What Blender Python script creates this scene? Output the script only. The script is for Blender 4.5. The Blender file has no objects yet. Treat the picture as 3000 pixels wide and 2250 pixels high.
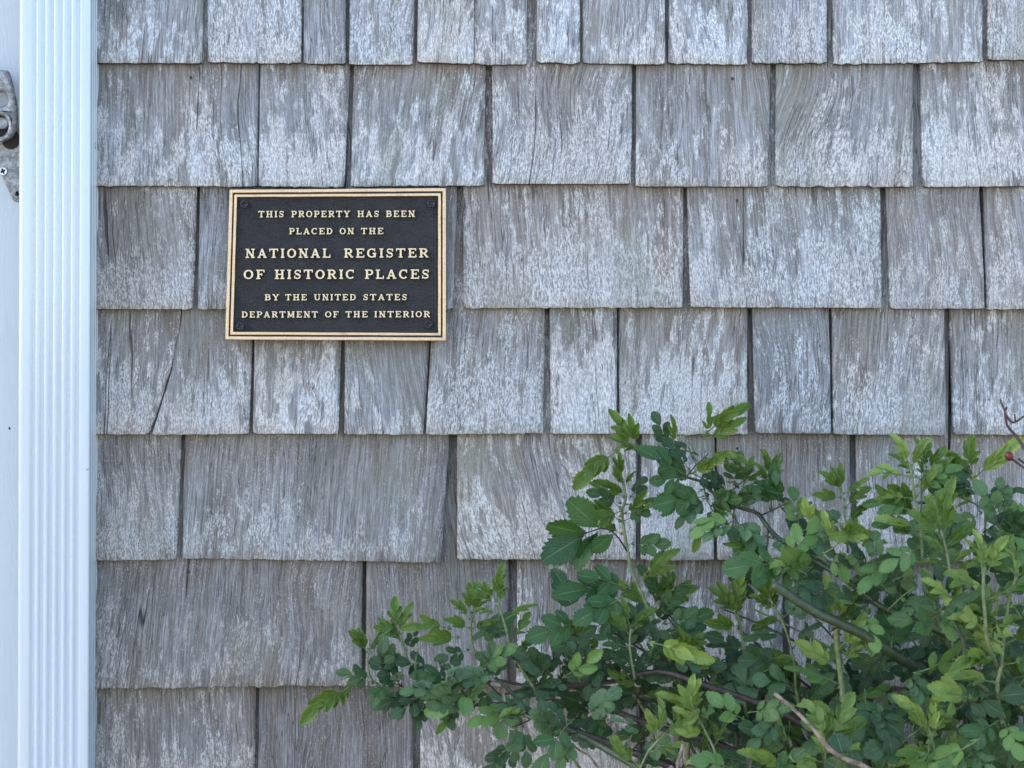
import bpy, bmesh, math, random
from mathutils import Vector, Matrix, noise as mnoise

C = bpy.context.scene
COL = C.collection
PI = math.pi

# ------------------------------------------------------------------ camera, world, sun, exposure
S = 0.0004            # metres per photo pixel on the wall
D = 2.4               # camera distance from the wall plane
ZC = 1.25             # camera height
cam = bpy.data.cameras.new('camera')
cam.lens = 72.0; cam.sensor_width = 36.0; cam.clip_start = 0.05; cam.clip_end = 2000
cam.dof.use_dof = True; cam.dof.focus_distance = 2.36; cam.dof.aperture_fstop = 14.0
camo = bpy.data.objects.new('camera', cam); COL.objects.link(camo)
camo.location = (0, -D, ZC); camo.rotation_euler = (PI/2, 0, 0)
C.camera = camo

SUN_EL, SUN_AZ = math.radians(36), math.radians(-74)     # azimuth from +Y (behind the wall), minus = towards the left
world = bpy.data.worlds.new("World"); C.world = world; world.use_nodes = True
nt = world.node_tree; nt.nodes.clear()
sky = nt.nodes.new('ShaderNodeTexSky'); sky.sky_type = 'NISHITA'; sky.sun_disc = False
sky.sun_elevation = SUN_EL; sky.sun_rotation = SUN_AZ
sky.air_density = 1.0; sky.dust_density = 1.8; sky.ozone_density = 1.05
bg = nt.nodes.new('ShaderNodeBackground'); bg.inputs['Strength'].default_value = 0.12
wo = nt.nodes.new('ShaderNodeOutputWorld')
nt.links.new(sky.outputs[0], bg.inputs[0]); nt.links.new(bg.outputs[0], wo.inputs[0])
sun = bpy.data.lights.new('sun', 'SUN'); sun.energy = 3.5; sun.angle = math.radians(0.5); sun.color = (1, .93, .82)
suno = bpy.data.objects.new('sun', sun); COL.objects.link(suno)
sd = Vector((math.sin(SUN_AZ)*math.cos(SUN_EL), math.cos(SUN_AZ)*math.cos(SUN_EL), math.sin(SUN_EL)))
suno.rotation_euler = sd.to_track_quat('Z', 'Y').to_euler()
C.view_settings.view_transform = 'Standard'; C.view_settings.look = 'None'
C.view_settings.gamma = 1; C.view_settings.exposure = 2.55
C.view_settings.use_curve_mapping = False
C.render.engine = 'CYCLES'
C.cycles.use_denoising = True
C.render.filter_size = 1.05

# ------------------------------------------------------------------ helpers
def P(px, py, d=0.0):
    """photo pixel -> point d metres in front of the wall plane"""
    k = (D-d)/D
    return Vector(((px-1500)*S*k, -d, ZC-(py-1125)*S*k))

def link(o, parent=None):
    COL.objects.link(o)
    if parent: o.parent = parent
    return o

def tag(o, label=None, cat=None, group=None, kind=None):
    if label: o['label'] = label
    if cat: o['category'] = cat
    if group: o['group'] = group
    if kind: o['kind'] = kind
    return o

def empty(name, loc, label, cat, group=None):
    o = bpy.data.objects.new(name, None); o.location = loc; COL.objects.link(o)
    o.empty_display_size = .05
    return tag(o, label, cat, group)

def mesh_obj(name, verts, faces, mats, parent=None, fm=None, smooth=False, loc=None):
    me = bpy.data.meshes.new(name)
    me.from_pydata([tuple(v) for v in verts], [], faces)
    for m in (mats if isinstance(mats, (list, tuple)) else [mats]): me.materials.append(m)
    if fm: me.polygons.foreach_set('material_index', fm)
    if smooth: me.polygons.foreach_set('use_smooth', [True]*len(me.polygons))
    me.update()
    o = bpy.data.objects.new(name, me)
    if loc is not None: o.location = loc
    return link(o, parent)

def rel(o):
    """keep world place although the parent has an offset"""
    if o.parent: o.location = Vector(o.location) - o.parent.location
    return o

def curve_solid(name, splines, z0, z1, bevel, mat, parent=None, M=None, fm_side=None, res=3):
    """filled outline(s), first outer, others holes, in the local XY plane; extruded z0..z1"""
    cu = bpy.data.curves.new(name, 'CURVE'); cu.dimensions = '2D'; cu.fill_mode = 'BOTH'
    for pts in splines:
        sp = cu.splines.new('POLY'); sp.points.add(len(pts)-1); sp.use_cyclic_u = True
        for p, q in zip(sp.points, pts): p.co = (q[0], q[1], 0, 1)
    h = (z1-z0)/2
    cu.extrude = max(h-bevel, 0); cu.bevel_depth = bevel; cu.bevel_resolution = res; cu.offset = -bevel
    t = bpy.data.objects.new('tmp', cu); COL.objects.link(t)
    dg = bpy.context.evaluated_depsgraph_get()
    me = bpy.data.meshes.new_from_object(t.evaluated_get(dg))
    bpy.data.objects.remove(t); bpy.data.curves.remove(cu)
    me.name = name
    me.transform(Matrix.Translation((0, 0, (z0+z1)/2)))
    me.materials.clear()
    for m in (mat if isinstance(mat, (list, tuple)) else [mat]): me.materials.append(m)
    if fm_side is not None:
        for p in me.polygons: p.material_index = 0 if p.normal.z > .9 else 1
    if M is not None: me.transform(M)
    o = bpy.data.objects.new(name, me)
    return link(o, parent)

WALLM = Matrix(((1,0,0,0),(0,0,-1,0),(0,1,0,0),(0,0,0,1)))     # local XY -> wall XZ, local z -> towards the camera (-Y)

# node helpers
class N:
    def __init__(s, name):
        s.m = bpy.data.materials.new(name); s.m.use_nodes = True
        s.t = s.m.node_tree; s.t.nodes.clear()
        s.out = s.t.nodes.new('ShaderNodeOutputMaterial')
        s.b = s.n('ShaderNodeBsdfPrincipled'); s.l(s.b.outputs[0], s.out.inputs[0])
    def n(s, k, **kw):
        x = s.t.nodes.new(k)
        for a, v in kw.items(): setattr(x, a, v)
        return x
    def l(s, a, b): s.t.links.new(a, b)
    def put(s, sock, v):
        if isinstance(v, bpy.types.NodeSocket): s.l(v, sock)
        elif isinstance(v, (tuple, list)) and sock.type == 'RGBA' and len(v) == 3: sock.default_value = (*v, 1)
        else: sock.default_value = v
    def math(s, op, a, b=0.0, c=0.0, clamp=False):
        x = s.n('ShaderNodeMath', operation=op); x.use_clamp = clamp
        s.put(x.inputs[0], a); s.put(x.inputs[1], b); s.put(x.inputs[2], c)
        return x.outputs[0]
    def vmath(s, op, a, b=(0,0,0)):
        x = s.n('ShaderNodeVectorMath', operation=op); s.put(x.inputs[0], a); s.put(x.inputs[1], b)
        return x.outputs[0]
    def noise(s, vec, scale=1.0, detail=2.0, rough=.5, dist=0.0):
        x = s.n('ShaderNodeTexNoise'); s.put(x.inputs['Vector'], vec); x.inputs['Scale'].default_value = scale
        x.inputs['Detail'].default_value = detail; x.inputs['Roughness'].default_value = rough
        x.inputs['Distortion'].default_value = dist
        return x.outputs[0]
    def ss(s, v, a, b, lo=0.0, hi=1.0):
        x = s.n('ShaderNodeMapRange'); x.interpolation_type = 'SMOOTHSTEP'
        s.put(x.inputs[0], v); x.inputs[1].default_value = a; x.inputs[2].default_value = b
        x.inputs[3].default_value = lo; x.inputs[4].default_value = hi
        return x.outputs[0]
    def mix(s, f, a, b, mode='MIX'):
        x = s.n('ShaderNodeMix', data_type='RGBA', blend_type=mode)
        s.put(x.inputs[0], f); s.put(x.inputs[6], a); s.put(x.inputs[7], b)
        return x.outputs[2]
    def comb(s, a, b, c):
        x = s.n('ShaderNodeCombineXYZ'); s.put(x.inputs[0], a); s.put(x.inputs[1], b); s.put(x.inputs[2], c)
        return x.outputs[0]
    def sep(s, v):
        x = s.n('ShaderNodeSeparateXYZ'); s.put(x.inputs[0], v); return x.outputs
    def bump(s, h, dist, strength=1.0, prev=None):
        x = s.n('ShaderNodeBump'); s.put(x.inputs['Height'], h); x.inputs['Distance'].default_value = dist
        x.inputs['Strength'].default_value = strength
        if prev is not None: s.l(prev, x.inputs['Normal'])
        return x.outputs[0]
    def obj(s): return s.n('ShaderNodeTexCoord').outputs['Object']
    def set(s, **kw):
        for k, v in kw.items(): s.put(s.b.inputs[k.replace('_', ' ')], v)
        return s.m

# ------------------------------------------------------------------ materials
def mat_wood(end=False):
    w = N('weathered_cedar_end_shaded' if end else 'weathered_cedar')
    p = w.obj()
    oi = w.n('ShaderNodeObjectInfo'); rnd = oi.outputs['Random']; col = oi.outputs['Color']; alpha = oi.outputs['Alpha']
    x, y, z = w.sep(p)
    seed = w.math('MULTIPLY', rnd, 97.0)
    # grain lean and slow waves
    lean = w.math('MULTIPLY', w.math('SUBTRACT', w.math('FRACT', w.math('MULTIPLY', rnd, 7.31)), .5), .20)
    sw = w.noise(w.comb(w.math('MULTIPLY', x, 6), seed, w.math('MULTIPLY', z, 6)), 1, 1, .5)
    sw2 = w.noise(w.comb(w.math('MULTIPLY', x, 30), w.math('ADD', seed, 9), w.math('MULTIPLY', z, 26)), 1, 2, .5)
    swf = w.ss(w.noise(w.comb(w.math('MULTIPLY', x, 5), w.math('ADD', seed, 40), w.math('MULTIPLY', z, 2)), 1, 1), .50, .66, .10, 1)
    xs = w.math('ADD', w.math('ADD', x, w.math('MULTIPLY', z, lean)),
                w.math('ADD', w.math('MULTIPLY', w.math('SUBTRACT', sw, .5), w.math('MULTIPLY', swf, .066)),
                       w.math('MULTIPLY', w.math('SUBTRACT', sw2, .5), .0035)))
    def nz(fx, fz, detail=2, rough=.5, off=0.0, xx=None):
        return w.noise(w.comb(w.math('MULTIPLY', xs if xx is None else xx, fx), w.math('ADD', seed, off), w.math('MULTIPLY', z, fz)), 1, detail, rough)
    g1 = nz(520, 20, 3, .65)
    g2 = nz(800, 90, 2, .6, 3)
    rings = nz(170, 4.0, 2, .55, 5)
    broad = nz(30, 6, 4, .6, 11)
    tone = nz(10, 7, 3, .6, 17)
    # patches of pale flaking surface: ragged, drawn out along the grain
    pm = nz(95, 24, 5, .70, 23)
    pm2 = nz(20, 8, 3, .55, 29)
    hbias = w.ss(z, 0.0, .13, .09, -.07)
    whit = w.math('ADD', w.math('ADD', w.math('MULTIPLY', pm, .95), w.math('MULTIPLY', pm2, .32)), w.math('ADD', hbias, w.math('MULTIPLY', w.math('SUBTRACT', alpha, .5), .26)))
    patch = w.ss(whit, .665, .745)
    sp = w.noise(w.comb(w.math('MULTIPLY', xs, 720), seed, w.math('MULTIPLY', z, 240)), 1, 3, .7)
    speck = w.ss(sp, .44, .56)
    fleck = w.ss(w.noise(w.comb(w.math('MULTIPLY', xs, 700), w.math('ADD', seed, 31), w.math('MULTIPLY', z, 300)), 1, 3, .75), .57, .66)
    h2 = w.math('FRACT', w.math('MULTIPLY', rnd, 13.7)); h3 = w.math('FRACT', w.math('MULTIPLY', rnd, 29.3)); h4 = w.math('FRACT', w.math('MULTIPLY', rnd, 53.1))
    # colours
    cA = w.mix(w.ss(tone, .35, .65), (.250, .256, .268), (.335, .305, .278))
    cB = w.mix(w.ss(broad, .36, .64), cA, (.40, .405, .43))
    c = w.mix(w.ss(g1, .36, .64), w.mix(.62, cB, (.09, .085, .08)), cB)
    c = w.mix(w.ss(g2, .35, .65, .45, 0), c, (.09, .085, .08))
    c = w.mix(w.math('MULTIPLY', w.ss(rings, .56, .64), w.math('ADD', .12, w.math('MULTIPLY', h2, .45))), c, (.14, .125, .11))
    # brown unweathered stain in the sheltered upper part, in streaks
    br = w.math('MULTIPLY', w.ss(w.math('ADD', z, w.math('MULTIPLY', w.math('SUBTRACT', broad, .5), .16)), .070, .150), w.math('MULTIPLY', w.ss(nz(60, 12, 4, .65, 51), .36, .60, .3, 1.0), w.math('ADD', .45, w.math('MULTIPLY', h4, .5))))
    c = w.mix(br, c, w.mix(w.ss(g1, .4, .6), (.12, .098, .075), (.215, .19, .165)))
    st = w.math('MULTIPLY', w.ss(nz(48, 7, 4, .7, 61), .55, .66), w.math('ADD', .30, w.math('MULTIPLY', h3, .45)))
    c = w.mix(st, c, (.145, .12, .10))
    pink = w.ss(nz(14, 9, 2, .5, 71), .42, .58)
    c = w.mix(w.math('MULTIPLY', patch, w.math('ADD', w.math('MULTIPLY', speck, .60), w.math('MULTIPLY', h4, .26))), c, w.mix(pink, (.66, .68, .695), (.66, .625, .605)))
    c = w.mix(w.math('MULTIPLY', fleck, w.math('ADD', .22, w.math('MULTIPLY', w.ss(pm2, .4, .6), .38))), c, (.66, .67, .68))
    # cracks along the grain
    cr2 = nz(45, 1.2, 1, .4, 101)
    big = w.math('MULTIPLY', w.ss(w.math('ABSOLUTE', w.math('SUBTRACT', cr2, .5)), 0.0, .0055, 1, 0), w.ss(nz(7, 5, 2, .5, 107), .60, .63))
    c = w.mix(w.math('MULTIPLY', big, .85), c, (.035, .03, .028))
    cr = nz(210, 9.0, 2, .45, 83)
    line = w.math('MULTIPLY', w.ss(w.math('ABSOLUTE', w.math('SUBTRACT', cr, .5)), 0.0, .016, 1, 0), w.ss(nz(18, 9, 2, .5, 87), .46, .56))
    c = w.mix(w.math('MULTIPLY', line, .60), c, (.05, .045, .04))
    # green-grey algae tinge
    c = w.mix(w.math('MULTIPLY', w.ss(nz(12, 6, 3, .6, 93), .54, .68), .35), c, (.19, .195, .15))
    c = w.mix(1.0, c, col, 'MULTIPLY')
    if end: c = w.mix(1.0, c, (.22, .20, .185), 'MULTIPLY')  # weathered end grain, plus the shadow line under the butts put into its colour
    h = w.math('ADD', w.math('ADD', w.math('MULTIPLY', g1, .55), w.math('MULTIPLY', g2, .25)),
               w.math('SUBTRACT', w.math('MULTIPLY', rings, .5), w.math('ADD', w.math('MULTIPLY', line, .7), w.math('MULTIPLY', big, 1.6))))
    h = w.math('ADD', h, w.math('MULTIPLY', w.math('MULTIPLY', patch, speck), .25))
    n = w.bump(h, .0014, .9)
    return w.set(Base_Color=c, Roughness=.82, Normal=n, Specular_IOR_Level=.25)

def mat_white_board():
    w = N('white_painted_wood'); p = w.obj(); x, y, z = w.sep(p)
    wv = w.noise(w.comb(w.math('MULTIPLY', x, 9), 3.0, w.math('MULTIPLY', z, 3)), 1, 2)
    xs = w.math('ADD', x, w.math('MULTIPLY', w.math('SUBTRACT', wv, .5), .1))
    g = w.noise(w.comb(w.math('MULTIPLY', xs, 260), 1.0, w.math('MULTIPLY', z, 5)), 1, 3, .6)
    d = w.ss(w.noise(w.comb(w.math('MULTIPLY', x, 40), 5.0, w.math('MULTIPLY', z, 9)), 1, 5, .7), .5, .75)
    c = w.mix(w.math('MULTIPLY', d, .35), (.43, .48, .515), (.31, .34, .355))
    c = w.mix(w.ss(g, .3, .42, .25, 0), c, (.42, .43, .45))
    return w.set(Base_Color=c, Roughness=.55, Normal=w.bump(g, .0008, .6))

def mat_white_metal():
    w = N('white_enamelled_aluminium'); p = w.obj(); x, y, z = w.sep(p)
    g = w.noise(w.comb(w.math('MULTIPLY', x, 170), w.math('MULTIPLY', y, 120), w.math('MULTIPLY', z, 4)), 1, 4, .6)
    f = w.noise(p, 1400, 2)
    c = w.mix(w.ss(g, .45, .75, 0, .22), (.45, .51, .55), (.36, .395, .41))
    return w.set(Base_Color=c, Roughness=.25, Coat_Weight=.8, Coat_Roughness=.05, Normal=w.bump(f, .00004, .3))

def mat_plaque_field():
    w = N('plaque_dark_leather_field'); p = w.obj()
    a = w.noise(w.vmath('MULTIPLY', p, (1, 2.2, 1)), 330, 3, .6, 1.2)
    b = w.noise(p, 60, 3)
    c = w.mix(w.ss(b, .3, .7), (.013, .0135, .0145), (.022, .0222, .0235))
    return w.set(Base_Color=c, Roughness=.40, Specular_IOR_Level=.42, Normal=w.bump(a, .0030, .9))

def mat_bronze(frame=False):
    w = N('plaque_bronze_frame' if frame else 'plaque_bronze_letters'); p = w.obj()
    a = w.noise(p, 1100, 3, .6); b = w.noise(p, 48, 5, .72)
    c = w.mix(w.ss(a, .4, .62), (.52, .35, .21), (.72, .51, .32)) if frame else w.mix(w.ss(a, .35, .6), (.46, .34, .20), (.76, .61, .40))
    c = w.mix(w.ss(b, .54, .72, 0, .6), c, (.26, .19, .12))
    return w.set(Base_Color=c, Metallic=.7, Roughness=.36, Normal=w.bump(a, .0003, .7))

def mat_flat(name, c, rough=.6, metal=0.0, bumps=None, var=.25):
    w = N(name); p = w.obj()
    a = w.noise(p, 120, 4, .6)
    c2 = tuple(v*(1-var) for v in c)
    w.set(Base_Color=w.mix(w.ss(a, .35, .65), c2, c), Roughness=rough, Metallic=metal)
    if bumps: w.set(Normal=w.bump(w.noise(p, bumps[0], 3, .6), bumps[1], .8))
    return w.m

def mat_zinc():
    w = N('dull_galvanised_metal'); p = w.obj()
    a = w.noise(p, 160, 5, .7); b = w.noise(p, 520, 3, .6)
    c = w.mix(w.ss(a, .40, .62), (.15, .15, .148), (.31, .32, .335))
    c = w.mix(w.ss(b, .56, .70, 0, .4), c, (.46, .48, .50))
    return w.set(Base_Color=c, Metallic=.55, Roughness=.5, Normal=w.bump(b, .0002, .6))

def mat_leaf(name, c1, c2, back, edge=None, trans=.12, rough=.40):
    w = N(name)
    uv = w.n('ShaderNodeUVMap').outputs[0]
    u, v, _ = w.sep(uv)
    oi = w.n('ShaderNodeObjectInfo'); rnd = oi.outputs['Random']
    geo = w.n('ShaderNodeNewGeometry')
    av = w.math('ABSOLUTE', w.math('SUBTRACT', v, .5))
    mid = w.ss(av, .0, .035, 1, 0)
    vein = w.math('ABSOLUTE', w.math('SUBTRACT', w.math('FRACT', w.math('MULTIPLY', w.math('SUBTRACT', u, w.math('MULTIPLY', av, .9)), 8.0)), .5))
    vl = w.ss(vein, .0, .16, 1, 0)
    ob = w.obj()
    bl = w.noise(ob, 9.0, 3, .6)
    c = w.mix(w.ss(w.math('ADD', w.math('MULTIPLY', rnd, .7), w.math('MULTIPLY', bl, .5)), .25, .95), c1, c2)
    lum = w.math('MULTIPLY', w.math('ADD', w.math('MULTIPLY', mid, .45), w.math('MULTIPLY', vl, .07)), 1.0)
    c = w.mix(lum, c, w.mix(.5, c2, (.30, .42, .20)))
    if edge: c = w.mix(w.ss(av, .38, .5, 0, .6), c, edge)
    sp = w.noise(ob, 38.0, 4, .7)
    c = w.mix(w.ss(sp, .62, .70, 0, .55), c, w.mix(.5, c, (.20, .17, .05)))
    c = w.mix(geo.outputs['Backfacing'], c, w.mix(lum, back, w.mix(.5, back, (.4, .5, .35))))
    hgt = w.math('SUBTRACT', w.ss(vein, .0, .5), w.math('MULTIPLY', mid, 1.0))
    n = w.bump(hgt, .0004, .6)
    w.set(Base_Color=c, Roughness=rough, Normal=n, Specular_IOR_Level=.30)
    tr = w.n('ShaderNodeBsdfTranslucent'); w.put(tr.inputs[0], w.mix(1.0, c, (1.3, 1.5, .5), 'MULTIPLY'))
    mx = w.n('ShaderNodeMixShader'); mx.inputs[0].default_value = trans
    w.l(w.b.outputs[0], mx.inputs[1]); w.l(tr.outputs[0], mx.inputs[2]); w.l(mx.outputs[0], w.out.inputs[0])
    return w.m

M_WOOD, M_WOODEND_SHADED = mat_wood(), mat_wood(True)
M_BOARD, M_DSP = mat_white_board(), mat_white_metal()
M_FIELD, M_FRAME, M_LETTER = mat_plaque_field(), mat_bronze(True), mat_bronze()
M_BLACK = mat_flat('plaque_black_groove', (.010, .010, .012), .5)
M_PAINTSCREW = mat_flat('black_painted_screw', (.012, .013, .020), .25, 0, (700, .0004))
M_ZINC = mat_zinc()
M_SCREW = mat_flat('bright_screw_steel', (.62, .62, .62), .3, .7)
M_DARKHOLE = mat_flat('dark_recess', (.02, .018, .016), .8)
M_NAIL = mat_flat('rusty_nail_head', (.035, .03, .028), .7, .2)
M_SHEATH = mat_flat('dark_building_paper', (.10, .085, .07), .9)
M_GROUND = mat_flat('grey_gravel', (.22, .20, .165), .95, 0, (60, .01))
M_LF_GLAUC = mat_leaf('leaf_blue_green', (.022, .058, .021), (.075, .145, .058), (.10, .16, .10))
M_LF_GREEN = mat_leaf('leaf_mid_green', (.024, .070, .018), (.105, .195, .050), (.12, .19, .08))
M_LF_YOUNG = mat_leaf('leaf_young_yellow_green', (.070, .140, .024), (.235, .325, .095), (.20, .29, .12), (.26, .26, .05), .30)
M_LF_DARK = mat_leaf('leaf_dark_green', (.014, .048, .012), (.040, .100, .022), (.05, .12, .03))
M_ST_GREEN = mat_flat('green_shoot', (.16, .20, .085), .5, 0, None, .45)
M_ST_CANE = mat_flat('green_cane', (.040, .060, .022), .4, 0, (200, .0006), .5)
M_ST_BROWN = mat_flat('brown_cane', (.036, .024, .018), .55, 0, (300, .0008), .5)
M_ST_DEAD = mat_flat('dead_grey_brown_stick', (.27, .20, .15), .8, 0, (300, .0016), .65)
M_ST_RED = mat_flat('red_brown_twig', (.042, .016, .014), .5, 0, None, .4)
M_HIP = mat_flat('dark_red_hip', (.12, .008, .010), .35, 0, None, .4)

# ------------------------------------------------------------------ ground
g = mesh_obj('ground', [(-400, -400, 0), (400, -400, 0), (400, 400, 0), (-400, 400, 0)], [(0, 1, 2, 3)], M_GROUND)
tag(g, 'grey gravelly ground in front of the shingle wall', kind='structure')

# ------------------------------------------------------------------ shingle wall
wall = empty('shingle_wall', (0, 0, 0), 'weathered silver-grey wall of overlapping cedar shingles, behind the plaque and the rose bush', 'wall')
def box_mesh(name, x0, x1, y0, y1, z0, z1, mat, parent):
    v = [(x, y, z) for x in (x0, x1) for y in (y0, y1) for z in (z0, z1)]
    f = [(0, 1, 3, 2), (4, 6, 7, 5), (0, 4, 5, 1), (2, 3, 7, 6), (0, 2, 6, 4), (1, 5, 7, 3)]
    return mesh_obj(name, v, f, mat, parent)
XW0 = P(160, 0).x
box_mesh('sheathing', XW0, 2.2, .001, .16, 0, 3.2, M_SHEATH, wall)

T, TB, SL, E = .029, .0116, .0788, .146
rs = random.Random(11)
TONES = {}
NSH = [0]
def shingle(pl, pr, yl, yr, tone=None, alpha=None, ltop=187, nails=(), crack=None):
    """pl, pr: lists of (px, py) down the left and right edges, top first, butt last"""
    NSH[0] += 1
    if tone and yl > 1600: tone = (tone[0]*1.03, tone[1]*1.005, tone[2]*.965)
    r = random.Random(NSH[0]*7+3)
    t = T + r.uniform(-.0018, .0018); tilt = r.uniform(-.0018, .0018)
    a = P(pl[-1][0], yl, T); b = P(pr[-1][0], yr, T)
    o3 = Vector((a.x, 0, (a.z+b.z)/2))
    lpts = [P(x, y, T) for x, y in pl]; rpts = [P(x, y, T) for x, y in pr]
    def edge(pts, z):
        if z >= pts[0].z: return pts[0].x + (pts[0].x-pts[1].x)/(max(pts[0].z-pts[1].z, 1e-4))*(z-pts[0].z)*.6
        for q, w in zip(pts, pts[1:]):
            if q.z >= z >= w.z: return w.x+(q.x-w.x)*(z-w.z)/max(q.z-w.z, 1e-5)
        return pts[-1].x
    lpts[-1].z = a.z; rpts[-1].z = b.z
    n = max(6, int((b.x-a.x)/.0045))
    zs = [0, .0010, .012, .03, .05, .075, .10, .125, .15, .22, .315]
    sd_ = r.uniform(0, 90); rag = r.choice([.0006, .0009, .0013, .0018])
    verts, faces, fm = [], [], []
    def surf(u, h, back):
        zb = a.z+(b.z-a.z)*u
        x0, x1 = edge(lpts, zb+h), edge(rpts, zb+h)
        # slightly wobbly side edges
        x = x0+(x1-x0)*u
        if u == 0: x += .0010*mnoise.noise(Vector((sd_, h*30, 0)))
        if u == 1: x += .0010*mnoise.noise(Vector((sd_+7, h*30, 0)))
        rg = rag*(mnoise.noise(Vector((x*170, sd_, 0)))+.7*mnoise.noise(Vector((x*520, sd_, 4))))*max(0, 1-h/.012)
        if u in (0, 1): rg += .0012*max(0, 1-h/.004)
        cup = .0017*math.sin(PI*u+.4)*mnoise.noise(Vector((sd_, 3, h*4)))
        yy = t-SL*h+tilt*(u-.5)*2+cup
        if h == 0: yy -= .0009
        if back: yy = max(yy-(TB*(1-h/.36)+.0009), .0004)
        return (x-o3.x, -yy, zb+h+rg-o3.z)
    R = len(zs)
    for h in zs:
        for i in range(n+1): verts.append(surf(i/n, h, False))
    for j in range(R-1):
        for i in range(n):
            k = j*(n+1)+i; faces.append((k, k+1, k+n+2, k+n+1)); fm.append(0)
    nb = len(verts)
    bz = [0, 2, 5, 8, 10]
    for j in bz:
        for i in (range(n+1) if j == 0 else (0, n)): verts.append(surf(i/n, zs[j], True))
    # butt (end grain, shadow line darkened into its colour)
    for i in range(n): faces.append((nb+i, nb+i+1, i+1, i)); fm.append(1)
    # sides
    lb = [nb]+[nb+n+1+2*k for k in range(4)]; rb = [nb+n]+[nb+n+2+2*k for k in range(4)]
    for side, idx, col_ in ((0, lb, 0), (1, rb, n)):
        for k in range(4):
            j0, j1 = bz[k], bz[k+1]
            fr = [j*(n+1)+col_ for j in range(j0, j1+1)]
            f = [idx[k]]+fr+[idx[k+1]]
            if side == 0: f = f[::-1]
            faces.append(tuple(f[::-1])); fm.append(0)
    top = [(R-1)*(n+1)+i for i in range(n+1)]
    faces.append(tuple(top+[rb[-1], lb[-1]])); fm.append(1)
    o = mesh_obj('shingle', verts, faces, [M_WOOD, M_WOODEND_SHADED], wall, fm, False, o3)
    for p_ in o.data.polygons:
        if p_.material_index == 0: p_.use_smooth = True
    if tone is None:
        k = r.uniform(.86, 1.12); wm = r.uniform(-.04, .05)
        tone = (k*(1+wm), k, k*(1-wm))
    o.color = (*tone, r.uniform(.25, .85) if alpha is None else alpha)
    for (nx, ny) in nails:
        h = (P(nx, ny, T).z-a.z); x = P(nx, ny, T).x
        rr = .0016; yy = t-SL*h
        m = 8
        vv = [(rr*math.cos(q*2*PI/m), -.0006, rr*1.3*math.sin(q*2*PI/m)) for q in range(m)]+[(rr*math.cos(q*2*PI/m), .002, rr*1.3*math.sin(q*2*PI/m)) for q in range(m)]
        ff = [tuple(range(m))]+[(q, q+m, (q+1) % m+m, (q+1) % m) for q in range(m)]
        mesh_obj('nail', vv, ff, M_NAIL, o, None, False, (x-o3.x, -yy, h+(a.z-o3.z)))
    return o

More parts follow.
